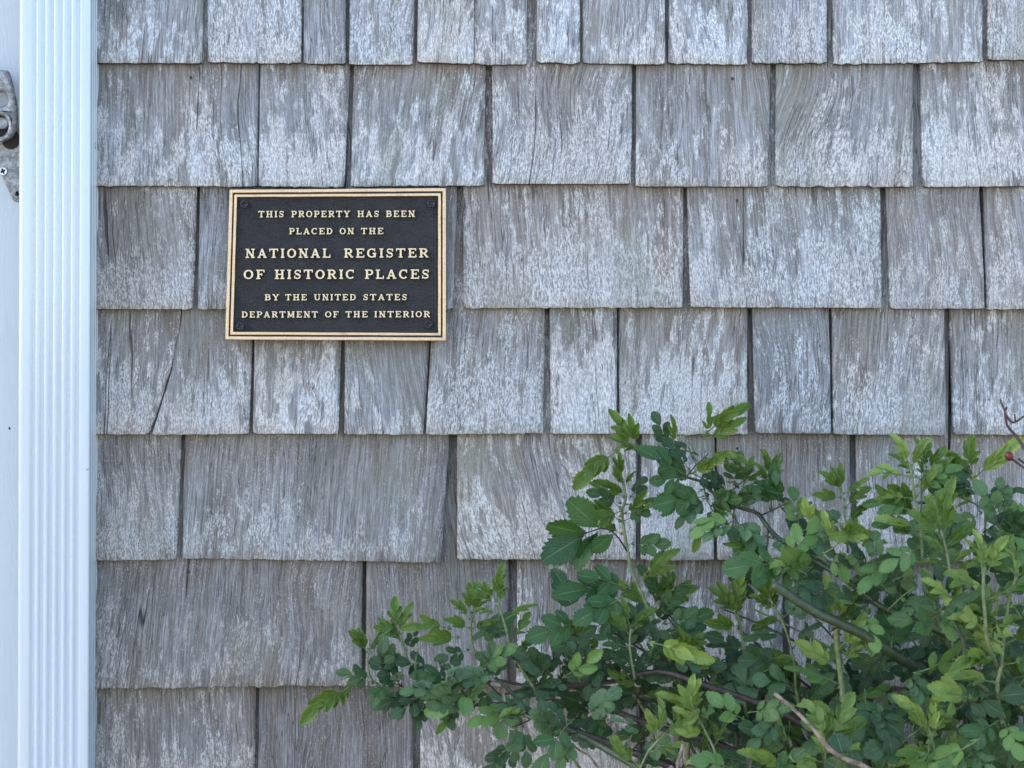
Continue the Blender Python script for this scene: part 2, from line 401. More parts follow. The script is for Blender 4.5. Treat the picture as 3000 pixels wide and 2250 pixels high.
def K(v, w=0.0): return (v*(1+w), v, v*(1-w))
X0 = 175
courses = [
 # (top y, [ (left edge, right edge, butt y left, butt y right, tone, alpha, nails) ])
 (-175, [([X0, X0], [592, 590], 184, 185, K(1.05,-.02), .45, ()),
     ([608, 609], [881, 881], 182, 185, K(1.08,-.03), .75, ()),
     ([891, 889], [1011, 1012], 185, 188, K(1.02,-.02), .4, ()),
     ([1025, 1023], [1215, 1210], 188, 188, K(1.05,-.03), .7, ()),
     ([1225, 1223], [1388+3, 1387-0], 182, 187, K(1.05,0), .8, ()),
     ([1393, 1389], [1547, 1541], 187, 190, K(1.05,0), .55, ()),
     ([1574, 1573], [1699, 1699], 183, 187, K(1.12,-.03), .7, ()),
     ([1708, 1708], [1950, 1947], 184, 189, K(1.10,-.02), .55, ()),
     ([1962, 1960], [2195, 2189], 185, 189, K(1.12,-.03), .6, ()),
     ([2206, 2205], [2426, 2423], 184, 184, K(1.08,-.03), .7, ()),
     ([2444, 2444], [2884, 2878], 188, 180, K(1.12,-.02), .6, ()),
     ([2899, 2897], [3110, 3108], 174, 176, K(1.12,0), .9, ())]),
 (187, [([X0, X0], [754, 753], 545, 546, K(.98,-.01), .6, [(555, 224)]),
     ([760, 758], [1023, 1006], 546, 549, K(1.0,-.02), .7, ()),
     ([1034, 1027], [1422, 1418], 546, 544, K(.98,-.01), .65, ()),
     ([1443, 1444], [1854, 1848], 539, 539, K(1.0,.0), .8, ()),
     ([1866, 1864], [2261, 2247], 546, 547, K(1.0,.0), .6, [(2149, 227)]),
     ([2278, 2273], [2681, 2673], 546, 547, K(1.0,-.01), .65, ()),
     ([2702, 2706], [3080, 3080], 548, 545, K(1.02,-.01), .75, ())]),
 (546, [([X0, X0], [573, 562], 905, 907, K(.86,.04), .8, [(552, 585)]),
     ([582, 580], [1000, 998], 906, 906, K(.95,-.03), .4, ()),
     ([1012, 1010], [1338, 1328], 903, 906, K(.95,-.02), .35, ()),
     ([1356, 1359], [2005, 2000], 903, 901, K(1.0,.02), .85, ()),
     ([2016, 2024], [2583, 2583], 900, 903, K(1.0,-.01), .8, [(2162, 586)]),
     ([2601, 2611], [2873, 2883], 905, 905, K(.97,.0), .6, ()),
     ([2888, 2893], [3090, 3092], 907, 905, K(1.0,.01), .7, ())]),
 (905, [([X0, X0], [(527, 905), (519, 995), (494, 1090), (468, 1184), (435, 1272)], 1272, 1273, K(.92,.03), .75, ()),
     ([(530, 905), (522, 995), (500, 1090), (473, 1184), (445, 1272)], [737, 728], 1274, 1272, K(.90,.01), .65, [(557, 945)]),
     ([742, 742], [999, 990], 1270, 1272, K(.95,.01), .65, ()),
     ([1009, 1009], [(1262, 905), (1251, 1121), (1239, 1272)], 1273, 1273, K(.92,-.01), .4, ()),
     ([(1266, 905), (1255, 1121), (1249, 1272)], [1597, 1590], 1274, 1270, K(.95,.02), .8, ()),
     ([1611, 1614], [1809, 1806], 1271, 1271, K(1.0,-.01), .85, ()),
     ([1814, 1816], [2192, 2189], 1272, 1273, K(.97,.02), .85, [(2158, 945)]),
     ([2206, 2215], [2432, 2434], 1269, 1271, K(.95,-.02), .65, ()),
     ([2442, 2442], [2771, 2771], 1273, 1275, K(1.0,.01), .75, ()),
     ([2789, 2797], [3110, 3110], 1273, 1275, K(.98,.01), .75, ())]),
 (1273, [([X0, X0], [527, 515], 1644, 1640, K(.84,.0), .7, ()),
     ([538, 533], [(1314, 1273), (1313, 1364), (1298, 1503), (1292, 1648)], 1637, 1649, K(.84,-.01), .45, ()),
     ([1339, 1340], [1866, 1863], 1639, 1640, K(1.0,.02), .9, ()),
     ([1882, 1878], [2096, 2092], 1641, 1641, K(1.0,-.01), .85, ()),
     ([2103, 2103], [2493, 2495], 1641, 1647, K(.85,.02), .6, [(2163, 1315)]),
     ([2513, 2517], [2784, 2769], 1648, 1645, K(1.0,.0), .75, ()),
     ([2794, 2777], [3100, 3098], 1645, 1648, K(.98,.01), .75, ())]),
 (1642, [([X0, X0], [1060, 1057], 2018, 2009, K(.74,.01), .45, [(549, 1678)]),
     ([1073, 1071], [1490, 1487], 2010, 2012, K(.78,.0), .35, ()),
     ([1516, 1512], [2296, 2294], 2012, 2014, K(.95,.0), .8, ()),
     ([2316, 2318], [2740, 2738], 2014, 2012, K(.95,-.01), .8, ()),
     ([2752, 2750], [3120, 3118], 2012, 2014, K(.9,.0), .7, ())]),
 (2012, [([X0, X0], [747, 741], 2380, 2378, K(.78,.02), .85, [(542, 2050)]),
     ([756, 754], [1209, 1209], 2378, 2380, K(.68,.0), .2, ()),
     ([1231, 1231], [1874, 1876], 2380, 2378, K(.92,.0), .75, ()),
     ([1892, 1894], [2232, 2230], 2378, 2380, K(.9,.0), .75, ()),
     ([2246, 2245], [2604, 2600], 2380, 2378, K(.9,.0), .7, ()),
     ([2615, 2618], [3000, 3004], 2378, 2380, K(.9,.0), .7, ())]),
]
for topy, row in courses:
    for L_, R_, yl, yr, tone, al, nails in row:
        pl = [(L_[0], topy), (L_[1], yl)] if not isinstance(L_[0], tuple) else L_
        pr = [(R_[0], topy), (R_[1], yr)] if not isinstance(R_[0], tuple) else R_
        shingle(pl, pr, yl, yr, tone, al, topy, nails)
# courses carried on beyond the frame (above, below and to the right)
def fill_row(butt, x, xend):
    while x < xend:
        w_ = rs.uniform(200, 560); g_ = rs.uniform(8, 22)
        d1, d2 = rs.uniform(-5, 5), rs.uniform(-5, 5)
        shingle([(x+d1, butt-365), (x, butt)], [(x+w_+d2, butt-365), (x+w_, butt)], butt+rs.uniform(-4, 4), butt+rs.uniform(-4, 4))
        x += w_+g_
fill_row(-178, X0, 4200); fill_row(-543, X0, 4200); fill_row(-908, X0, 4200)
for (b_, xs_) in ((186, 3124), (546, 3096), (905, 3108), (1273, 3126), (1644, 3116), (2012, 3134), (2379, 3020)):
    fill_row(b_, xs_, 4200)
for b_ in (2745, 3110, 3476, 3842, 4200): fill_row(b_, X0, 4200)

# ------------------------------------------------------------------ white board with latch on the far left
pb = P(-1500, 0).x
board = empty('white_door', (P(0, 0).x, -.012, 0), 'white painted wooden door edge with a dull metal latch, left of the downspout', 'door')
bo = box_mesh('door_board', -2.4, P(158, 0).x-P(0, 0).x, 0, .10, .02, 3.0, M_BOARD, board)  # unseen width added to the left, keeps the sun off bush and downspout
v = P(28, 1255, .012)
sp_ = mesh_obj('nail_hole', [(.0012*math.cos(q), -.0003, .0018*math.sin(q)) for q in [k*PI/4 for k in range(8)]], [tuple(range(8))], M_DARKHOLE, board,
               None, False, (v.x-board.location.x, 0, v.z))
v = P(6, 1270, .012)

def wpx(pts, d):      # photo pixels -> local XY metres on a plane d in front of the wall
    return [(P(x, y, d).x, P(x, y, d).z) for x, y in pts]
def circ(cx, cy, r, n=24, ry=None): return [(cx+r*math.cos(2*PI*k/n), cy-(ry or r)*math.sin(2*PI*k/n)) for k in range(n)]
def put_wall(o, d, parent, M=None):
    """mesh made in wall XY: stand it up d in front of the wall and recentre on its own middle"""
    me = o.data
    me.transform(Matrix.Translation((0, -d, 0)) @ WALLM)
    c = sum((Vector(q) for q in o.bound_box), Vector())/8
    xs = [q.co.x for q in me.vertices]; zs = [q.co.z for q in me.vertices]; ys = [q.co.y for q in me.vertices]
    c = Vector(((min(xs)+max(xs))/2, (min(ys)+max(ys))/2, (min(zs)+max(zs))/2))
    me.transform(Matrix.Translation(-c))
    o.location = c
    o.parent = parent
    q = parent
    while q is not None: o.location -= q.location; q = q.parent
    return o
def rounded(pts, it=2):
    for _ in range(it):
        q = []
        for a, b in zip(pts, pts[1:]+pts[:1]):
            q += [(a[0]*.75+b[0]*.25, a[1]*.75+b[1]*.25), (a[0]*.25+b[0]*.75, a[1]*.25+b[1]*.75)]
        pts = q
    return pts
plate = rounded([(-80, 400), (-74, 440), (-40, 470), (-12, 480), (0, 505), (20, 548), (34, 583), (46, 592), (84, 592), (92, 560), (92, 380), (40, 372), (-40, 372)], 1)
latch = put_wall(curve_solid('latch', [wpx(plate, .018)], 0, .004, .001, M_ZINC), .0125, board)
o = curve_solid('latch_hole_shade', [wpx(circ(-4, 371, 40, 24, 42), .024)], 0, .010, .001, M_DARKHOLE); put_wall(o, .0165, latch)  # dark disc behind the lever hole, the hole's shade put into its colour
o = curve_solid('latch_slot', [wpx(circ(30, 408, 27, 24, 29), .02)], 0, .0008, .0001, M_DARKHOLE); put_wall(o, .0166, latch)
loop = rounded([(24, 206), (32, 216), (40, 250), (53, 304), (54, 345), (52, 378), (40, 402), (18, 414), (-10, 418), (-40, 414), (-62, 402), (-74, 378), (-76, 345), (-75, 304), (-62, 250), (-54, 216), (-44, 206)], 2)
h1 = rounded([(18, 272), (21, 278), (29, 306), (18, 310), (6, 316), (-10, 318), (-28, 316), (-42, 310), (-51, 306), (-43, 278), (-38, 272)], 1)
o = curve_solid('latch_lever', [wpx(loop, .03), wpx(h1, .03), wpx(circ(-4, 371, 32, 24, 34), .03)], 0, .012, .0045, M_ZINC, res=4); put_wall(o, .027, latch)
o = curve_solid('latch_pin', [wpx(circ(8, 361, 19), .03)], 0, .006, .002, M_ZINC); put_wall(o, .0265, latch)
def screw(parent, name, px, py, d, r, mat, ang=0.3, h=.0022, rrec=.62, wrec=.14):
    cx, cy = P(px, py, d).x, P(px, py, d).z
    head = [(cx+r*math.cos(2*PI*k/20), cy+r*math.sin(2*PI*k/20)) for k in range(20)]
    cr = []
    for k in range(4):
        a = ang+k*PI/2
        for (u, v2) in ((rrec, -wrec), (rrec, wrec), (wrec*1.6, wrec*1.6)):
            cr.append((cx+r*(u*math.cos(a)-v2*math.sin(a)), cy+r*(u*math.sin(a)+v2*math.cos(a))))
    me = curve_solid(name, [head, cr], 0, h, h*.35, mat); put_wall(me, d, parent)
    base = curve_solid('screw_recess', [[(cx+(x-cx)*.9, cy+(y-cy)*.9) for x, y in head]], 0, h*.3, .0001, M_DARKHOLE)
    if parent.parent is None: put_wall(base, d, me)
    else:  # no fourth level: join the dark recess into the screw itself
        put_wall(base, d, parent)
        bm = bmesh.new(); bm.from_mesh(me.data); n0 = len(bm.faces)
        b2 = base.data.copy(); b2.transform(Matrix.Translation(base.location-me.location)); bm.from_mesh(b2)
        bm.faces.ensure_lookup_table()
        for f in bm.faces[n0:]: f.material_index = 1
        bm.to_mesh(me.data); bm.free(); me.data.materials.append(M_DARKHOLE)
        bpy.data.objects.remove(base)
    return me
screw(latch, 'screw', 10, 502, .0166, .0049, M_SCREW, .45)
screw(latch, 'screw', 52, 570, .0166, .0046, M_ZINC, .2)
screw(latch, 'screw', -60, 440, .0166, .0046, M_SCREW, .9)

# ------------------------------------------------------------------ downspout
def frontx(px): return P(px, 0, .065).x
dsp = empty('downspout', (frontx(160), -.03, .12), 'white fluted metal downspout running down the left side of the shingle wall', 'downspout')
prof = []
xL, xR = frontx(52), frontx(263)
yF, yB = -.066, -.0135
rc = .0058
def arcpts(cx, cy, r, a0, a1, n): return [(cx+r*math.cos(a0+(a1-a0)*k/n), cy+r*math.sin(a0+(a1-a0)*k/n)) for k in range(n+1)]
prof += [(xL, yB), (xL, -.03)]
prof += arcpts(xL+rc, yF+rc, rc, PI, 1.5*PI, 10)
f0, f1 = frontx(84), frontx(238)
nf = 84
for k in range(nf+1):
    t = k/nf; x = f0+(f1-f0)*t
    prof.append((x, yF+.0030*(.5-.5*math.cos(2*PI*t*6))**1.3))
prof += arcpts(xR-.003, yF+.003, .003, 1.5*PI, 2*PI, 6)
for k in range(65):
    t = k/64; y = yF+.007+(.040)*t
    prof.append((xR-.0026*max(0, 1-abs((t*4)%1-.5)/.22), y))
prof += [(xR, yB)]
verts, faces = [], []
zs = [.12+k*.07 for k in range(41)]
m = len(prof)
for z in zs:
    lean = (z-ZC)*.0030
    for (x, y) in prof:
        verts.append((x+lean-dsp.location.x, y-dsp.location.y+.0003*mnoise.noise(Vector((x*30, z*1.6, 0))), z-dsp.location.z))
for j in range(len(zs)-1):
    for i in range(m):
        a, b = j*m+i, j*m+(i+1) % m
        faces.append((a, b, b+m, a+m))
pipe = mesh_obj('pipe', verts, faces, M_DSP, dsp, None, True)
for (px, py, w_, h_) in ((280, 419, .0010, .0018), (279, 430, .0013, .0022)):
    v = P(px, py, .045)
    mesh_obj('paint_chip', [(0, -w_, -h_), (.0002, w_, -h_*.7), (.0002, w_*.6, h_), (0, -w_*.7, h_*.8)], [(0, 1, 2, 3)], M_NAIL, dsp, None, False,
             (xR+.0003+(v.z-ZC)*.003-dsp.location.x, -.045-dsp.location.y+(.006 if py > 425 else .004), v.z-dsp.location.z))
v = P(256, 1376, .0665)
mesh_obj('paint_chip', [(-.0014, 0, -.0007), (-.001, 0, -.0011), (.0014, 0, .0006), (.001, 0, .0012)], [(0, 1, 2, 3)], M_NAIL, dsp, None, False,
         (v.x-dsp.location.x, -.0668-dsp.location.y, v.z-dsp.location.z))

# ------------------------------------------------------------------ bronze plaque
# the plaque plane: u across, v up; built in its own local frame (X right, Y up, Z out), then leaned so that it rests on the butt of the third course
PC = (986, 775)                     # middle of the plaque in the photo
DP = .0385
pc = P(PC[0], PC[1], DP)
plq = empty('bronze_plaque', pc, 'dark rectangular plaque with gold border and raised gold lettering, screwed to the shingles', 'plaque')
plq.rotation_euler = (PI/2-.045, 0, 0)
kS = S*(D-DP)/D
corn = [(672.5, 555.5), (1306, 551), (1307, 999), (662, 995.5)]      # tl tr br bl in the photo
def lp(px, py): return ((px-PC[0])*kS, -(py-PC[1])*kS)
TL, TR, BR, BL = [Vector(lp(*c)) for c in corn]
def bil(u, v):      # u 0..1 left-right, v 0..1 top-bottom
    return (TL*(1-u)+TR*u)*(1-v)+(BL*(1-u)+BR*u)*v
def rect(i):        # inset in photo pixels
    W_, H_ = 640, 444
    a, b = i/W_, i/H_
    return [tuple(bil(a, 1-b)), tuple(bil(1-a, 1-b)), tuple(bil(1-a, b)), tuple(bil(a, b))]
def fine(r, jit, seed):
    out = []
    rr = random.Random(seed)
    for a, b in zip(r, r[1:]+r[:1]):
        for k in range(12):
            t = k/12
            out.append((a[0]+(b[0]-a[0])*t+rr.uniform(-jit, jit), a[1]+(b[1]-a[1])*t+rr.uniform(-jit, jit)))
    return out
curve_solid('back_plate', [rect(0.6)], -.007, .0004, .0008, M_BLACK, plq)
curve_solid('field', [fine(rect(20), .0001, 1)], .0004, .0010, .0001, M_FIELD, plq)
curve_solid('outer_border', [fine(rect(0), .00012, 2), fine(rect(9.5), .00012, 3)], .0002, .0034, .0005, [M_FRAME, M_FRAME], plq)
curve_solid('inner_border', [fine(rect(14.5), .00012, 4), fine(rect(22.5), .00012, 5)], .0003, .0034, .0005, [M_FRAME, M_FRAME], plq)

# letters -------------------------------------------------------------------
TK, TN, SF = .205, .135, .125     # thick, thin, serif thickness
def bar(x0, y0, x1, y1, w): return ('L', [(x0, y0), (x1, y1)], w)
def stem(x, sw=.40, top=True, bot=True, w=TK):
    s = [bar(x, 0, x, 1, w)]
    if bot: s.append(bar(x-sw/2, SF/2, x+sw/2, SF/2, SF))
    if top: s.append(bar(x-sw/2, 1-SF/2, x+sw/2, 1-SF/2, SF))
    return s
def arc(cx, cy, rx, ry, a0, a1, wf, n=14):
    pts, ws = [], []
    for k in range(n+1):
        a = math.radians(a0+(a1-a0)*k/n)
        pts.append((cx+rx*math.cos(a), cy+ry*math.sin(a)))
        c = abs(math.cos(a)); ws.append(TN+(TK-TN)*c*c if wf else TN)
    return ('L', pts, ws)
def tick(x, y0, y1, w=.10): return bar(x, y0, x, y1, w)
G = {
 'I': (.46, stem(.23)),
 'H': (1.08, stem(.25, .44)+stem(.83, .44)+[bar(.2, .5, .88, .5, TN)]),
 'T': (.98, stem(.49, .42, False)+[bar(.03, 1-TN/2, .95, 1-TN/2, TN), tick(.07, .70, .98, .11), tick(.91, .70, .98, .11)]),
 'E': (.92, stem(.24, .40)+[bar(.24, 1-TN/2, .86, 1-TN/2, TN), bar(.24, TN/2, .88, TN/2, TN), bar(.24, .52, .62, .52, TN*.9), tick(.83, .72, .98), tick(.85, .02, .30), tick(.60, .38, .66)]),
 'F': (.86, stem(.24, .42)+[bar(.24, 1-TN/2, .84, 1-TN/2, TN), bar(.24, .50, .60, .50, TN*.9), tick(.81, .70, .98), tick(.58, .36, .64)]),
 'L': (.88, stem(.24, .42)+[bar(.24, TN/2, .84, TN/2, TN), tick(.82, .02, .34)]),
 'P': (.88, stem(.24, .42)+[bar(.24, 1-TN/2, .52, 1-TN/2, TN), bar(.24, .45, .52, .45, TN), arc(.52, .69, .26, .245, 90, -90, True)]),
 'R': (1.0, stem(.24, .42)+[bar(.24, 1-TN/2, .52, 1-TN/2, TN), bar(.24, .50, .52, .50, TN), arc(.52, .715, .26, .215, 90, -90, True), bar(.50, .50, .82, .10, TK*.9), bar(.74, SF/2, .98, SF/2, SF)]),
 'B': (.92, stem(.24, .40)+[bar(.24, 1-TN/2, .50, 1-TN/2, TN), bar(.24, .53, .54, .53, TN), bar(.24, TN/2, .54, TN/2, TN), arc(.50, .735, .23, .20, 90, -90, True), arc(.54, .30, .26, .232, 90, -90, True)]),
 'D': (1.0, stem(.24, .40)+[bar(.24, 1-TN/2, .46, 1-TN/2, TN), bar(.24, TN/2, .46, TN/2, TN), arc(.46, .5, .40, .43, 90, -90, True, 18)]),
 'O': (1.0, [arc(.5, .5, .38, .43, 0, 360, True, 28)]),
 'C': (.96, [arc(.50, .5, .38, .43, 52, 318, True, 22), tick(.80, .66, 1.0, .11)]),
 'G': (1.04, [arc(.50, .5, .38, .43, 52, 325, True, 22), tick(.80, .66, 1.0, .11), bar(.82, .04, .82, .46, TK), bar(.60, .46, .98, .46, SF)]),
 'S': (.80, [arc(.40, .72, .25, .21, 35, 215, False, 12), ('L', [(.20, .60), (.30, .54), (.42, .50), (.54, .45), (.62, .38)], [TN, TK, TK, TK, TN]), arc(.40, .29, .25, .22, 30, -145, False, 12), tick(.68, .66, .97, .11), tick(.11, .03, .36, .11)]),
 'A': (1.04, [bar(.18, .06, .50, .97, TN), bar(.50, .97, .84, .06, TK), bar(.28, .33, .72, .33, TN), bar(.02, SF/2, .36, SF/2, SF), bar(.66, SF/2, 1.02, SF/2, SF)]),
 'N': (1.06, stem(.22, .40, w=TN)+stem(.84, .40, w=TN)+[bar(.20, .93, .84, .07, TK)]),
 'M': (1.22, stem(.20, .36, w=TN)+stem(1.0, .40, w=TK)+[bar(.20, .93, .60, .12, TK), bar(.60, .12, .98, .93, TN)]),
 'U': (1.04, [bar(.22, .36, .22, 1, TK), bar(.82, .36, .82, 1, TN), arc(.52, .36, .30, .29, 180, 360, True, 14), bar(.02, 1-SF/2, .42, 1-SF/2, SF), bar(.63, 1-SF/2, 1.01, 1-SF/2, SF)]),
 'Y': (1.0, [bar(.50, 0, .50, .48, TK), bar(.50, .45, .18, .95, TK), bar(.50, .45, .82, .95, TN), bar(.28, SF/2, .72, SF/2, SF), bar(.0, 1-SF/2, .36, 1-SF/2, SF), bar(.64, 1-SF/2, 1.0, 1-SF/2, SF)]),
}
LM = {}
def letter_mesh(ch, big):
    key = (ch, big)
    if key in LM: return LM[key]
    adv, strokes = G[ch]
    verts, faces, fm = [], [], []
    hb, ht = .0, .20
    for si, (_, pts, w) in enumerate(strokes):
        ws = w if isinstance(w, list) else [w]*len(pts)
        closed = ch == 'O'
        z1 = ht+si*.006; n0 = len(verts); n = len(pts)
        for i, (p, wi) in enumerate(zip(pts, ws)):
            a = Vector(pts[max(i-1, 0)]); b = Vector(pts[min(i+1, n-1)])
            if closed and i in (0, n-1): a, b = Vector(pts[n-2]), Vector(pts[1])
            d = (b-a).normalized(); q = Vector((-d.y, d.x)); p = Vector(p)
            ex = d*(.0)
            for s, zz, kk in ((-1, hb, .5+.055/wi), (-1, z1, .5), (1, z1, .5), (1, hb, .5+.055/wi)):
                off = q*(s*wi*kk)
                e = Vector((0, 0))
                if not closed and zz == hb: e = d*(-.05 if i == 0 else .05 if i == n-1 else 0)
                verts.append((p.x+off.x+e.x, p.y+off.y+e.y, zz))
        for i in range(n-1):
            k = n0+4*i
            for j, mi in ((0, 1), (1, 0), (2, 1)):
                faces.append((k+j, k+j+1, k+4+j+1, k+4+j)[::-1]); fm.append(mi)
        if not closed:
            faces.append((n0, n0+1, n0+2, n0+3)); fm.append(1)
            e = n0+4*(n-1); faces.append((e+3, e+2, e+1, e)); fm.append(1)
    me = bpy.data.meshes.new('raised_letter')
    me.from_pydata(verts, [], faces)
    bm = bmesh.new(); bm.from_mesh(me); bm.to_mesh(me); bm.free()
    me.materials.append(M_LETTER); me.materials.append(M_BLACK)
    me.polygons.foreach_set('material_index', fm); me.update()
    # make every top face look outward (+Z)
    bm = bmesh.new(); bm.from_mesh(me)
    for f in bm.faces:
        if f.material_index == 0 and f.normal.z < 0: f.normal_flip()
    bm.to_mesh(me); bm.free()
    LM[key] = me
    return me
def zx(x): return 600+x/2.765
def zy(y): return 500+y/2.765
lines = [
 ([('THIS', 433, 642), ('PROPERTY', 700, 1177), ('HAS', 1235, 1412), ('BEEN', 1467, 1703)], 326, 378, -4),
 ([('PLACED', 683, 1036), ('ON', 1092, 1210), ('THE', 1265, 1447)], 466, 517, -3),
 ([('NATIONAL', 330, 1020), ('REGISTER', 1127, 1813)], 633, 708, -4),
 ([('OF', 316, 487), ('HISTORIC', 567, 1217), ('PLACES', 1297, 1820)], 804, 880, -3),
 ([('BY', 487, 607), ('THE', 655, 830), ('UNITED', 888, 1227), ('STATES', 1285, 1640)], 1003, 1053, -2),
 ([('DEPARTMENT', 302, 920), ('OF', 977, 1087), ('THE', 1143, 1322), ('INTERIOR', 1375, 1827)], 1142, 1192, -3),
]
for words, ytop, ybot, rise in lines:
    capw = (zy(ybot)-zy(ytop))*kS
    for word, xa, xb in words:
        advs = [G[c][0] for c in word]; gap = .24
        tot = sum(advs)+gap*(len(word)-1)
        kx = (zx(xb)-zx(xa))*kS/tot
        x = lp(zx(xa), 0)[0]
        for c, a in zip(word, advs):
            xc = x/kS+PC[0]
            u = ((xc-600)*2.765-300)/1527
            yb_ = lp(0, zy(ybot+rise*(u-.3)))[1]
            o = bpy.data.objects.new('raised_letter', letter_mesh(c, 0)); link(o, plq)
            o.location = (x, yb_, .0009); o.scale = (kx*1.0, capw, .0095)
            o.rotation_euler = (0, 0, .003)
            x += (a+gap)*kx
def pl_screw(sx, sy, ang):
    cx, cy = lp(zx(sx), zy(sy)); r = .0046
    head = [(r*math.cos(2*PI*k/20), r*math.sin(2*PI*k/20)) for k in range(20)]
    cr = []
    for k in range(4):
        a = ang+k*PI/2
        for (u, v2) in ((.72, -.13), (.72, .13), (.24, .24)):
            cr.append((r*(u*math.cos(a)-v2*math.sin(a)), r*(u*math.sin(a)+v2*math.cos(a))))
    o = curve_solid('corner_screw', [head, cr], 0, .0036, .0011, M_PAINTSCREW, plq); o.location = (cx, cy, .0010)
    q = curve_solid('screw_recess', [[(.9*a, .9*b) for a, b in head]], 0, .0008, .0001, M_BLACK, o)
for a in ((318, 273, .3), (1832, 267, .75), (292, 1262, .5), (1812, 1248, .15)): pl_screw(*a)

# ------------------------------------------------------------------ rose bush
R = random.Random(5)
BASE = Vector((.46, -.26, 0))
bush = empty('rose_bush', BASE, 'leafy green wild rose bush with arching canes, growing in front of the shingle wall', 'bush')

def tube(name, pts, rads, mat, sides=7, parent=bush, prickles=0, local=None, knobby=0.0):
    """smooth tube through world points"""
    P3 = [Vector(p) for p in pts]
    out, rr = [], []
    n = len(P3)
    for i in range(n-1):
        p0, p1, p2, p3 = P3[max(i-1, 0)], P3[i], P3[i+1], P3[min(i+2, n-1)]
        ns = max(2, int((p2-p1).length/.018))
        for k in range(ns):
            t = k/ns
            out.append(.5*((2*p1)+(-p0+p2)*t+(2*p0-5*p1+4*p2-p3)*t*t+(-p0+3*p1-3*p2+p3)*t*t*t))
            rr.append(rads[i]+(rads[i+1]-rads[i])*t)
    out.append(P3[-1]); rr.append(rads[-1])
    o0 = Vector(local) if local is not None else Vector((0, 0, 0))
    verts, faces = [], []
    up = Vector((0, -1, .2))
    for i, (p, r) in enumerate(zip(out, rr)):
        t = (out[min(i+1, len(out)-1)]-out[max(i-1, 0)]).normalized()
        a = t.cross(up)
        if a.length < .01: a = t.cross(Vector((1, 0, 0)))
        a.normalize(); b = t.cross(a)
        r2 = r*(1+knobby*R.uniform(-1, 1))
        for k in range(sides):
            q = 2*PI*k/sides
            verts.append(p+a*(r2*math.cos(q))+b*(r2*math.sin(q))-o0)
    for i in range(len(out)-1):
        for k in range(sides):
            a, b = i*sides+k, i*sides+(k+1) % sides
            faces.append((a, b, b+sides, a+sides))
    faces.append(tuple(range(sides))[::-1]); e = (len(out)-1)*sides; faces.append(tuple(range(e, e+sides)))
    for _ in range(prickles):
        i = R.randrange(1, len(out)-1); r = rr[i]
        t = (out[i+1]-out[i-1]).normalized(); s = R.choice([-1, 1])
        side = Vector((t.z, R.uniform(-.5, .2), -t.x)).normalized()*s
        b0 = out[i]+side*r*.7-o0; L_ = max(r*1.3, .0025)
        k = len(verts)
        verts += [b0+t*L_*.5, b0-t*L_*.6, b0+Vector((0, -1, 0))*r*.3, b0+side*L_*1.3-t*L_*.5]
        faces += [(k, k+2, k+3), (k+2, k+1, k+3), (k+1, k, k+3)]
    return verts, faces, out, rr

def cane(name, pts, rads, mat, prickles=0, knobby=.04, sides=8):
    v, f, out, rr = tube(name, pts, rads, mat, sides, prickles=prickles, local=BASE, knobby=knobby)
    mesh_obj(name, v, f, mat, bush, None, True)
    return out, rr

# leaflet template ----------------------------------------------------------
def leaflet(length, width, teeth, fold, droop, seed, wave=.03, pw=1.1):
    """leaflet in local frame: x along, y across, z up. returns verts, faces, uvs(per vert)"""
    r = random.Random(seed)
    rows = teeth*2
    V, F, UV = [], [], []
    for i in range(rows+1):
        t = i/rows
        w = width*.5*(math.sin(PI*min(1, t**pw))**(.80 if t < .5 else .62) if 0 < t < 1 else 0)
        tip = (i % 2 == 1)
        for s, kk in ((-1, 1), (-1, .52), (0, 0), (1, .52), (1, 1)):
            y = s*w*kk; x = t*length
            if kk == 1 and 0 < i < rows:
                y *= 1.0+(.10 if tip else -.08); x += (.045 if tip else -.015)*length
            if i == 0: y = s*.02*width*(1 if kk else 0)
            if i == rows: y = s*.03*width*kk
            z = abs(y)*fold*1.0 - droop*length*(t**1.7) + wave*width*math.sin(t*7+seed)*(kk*.6)*s*.6
            z += -.16*abs(y)*abs(y)/max(width*.5, 1e-5)
            V.append(Vector((x, y, z))); UV.append((t, .5+(s*.5*kk if w else 0)))
    for i in range(rows):
        for j in range(4):
            a = i*5+j; F.append((a, a+5, a+6, a+1))
    return V, F, UV

def frame(d, n):
    d = d.normalized(); z = (n-d*n.dot(d))
    if z.length < .02: z = Vector((0, -.3, 1))-d*Vector((0, -.3, 1)).dot(d)
    z.normalize(); y = z.cross(d)
    return Matrix((d, y, z)).transposed()

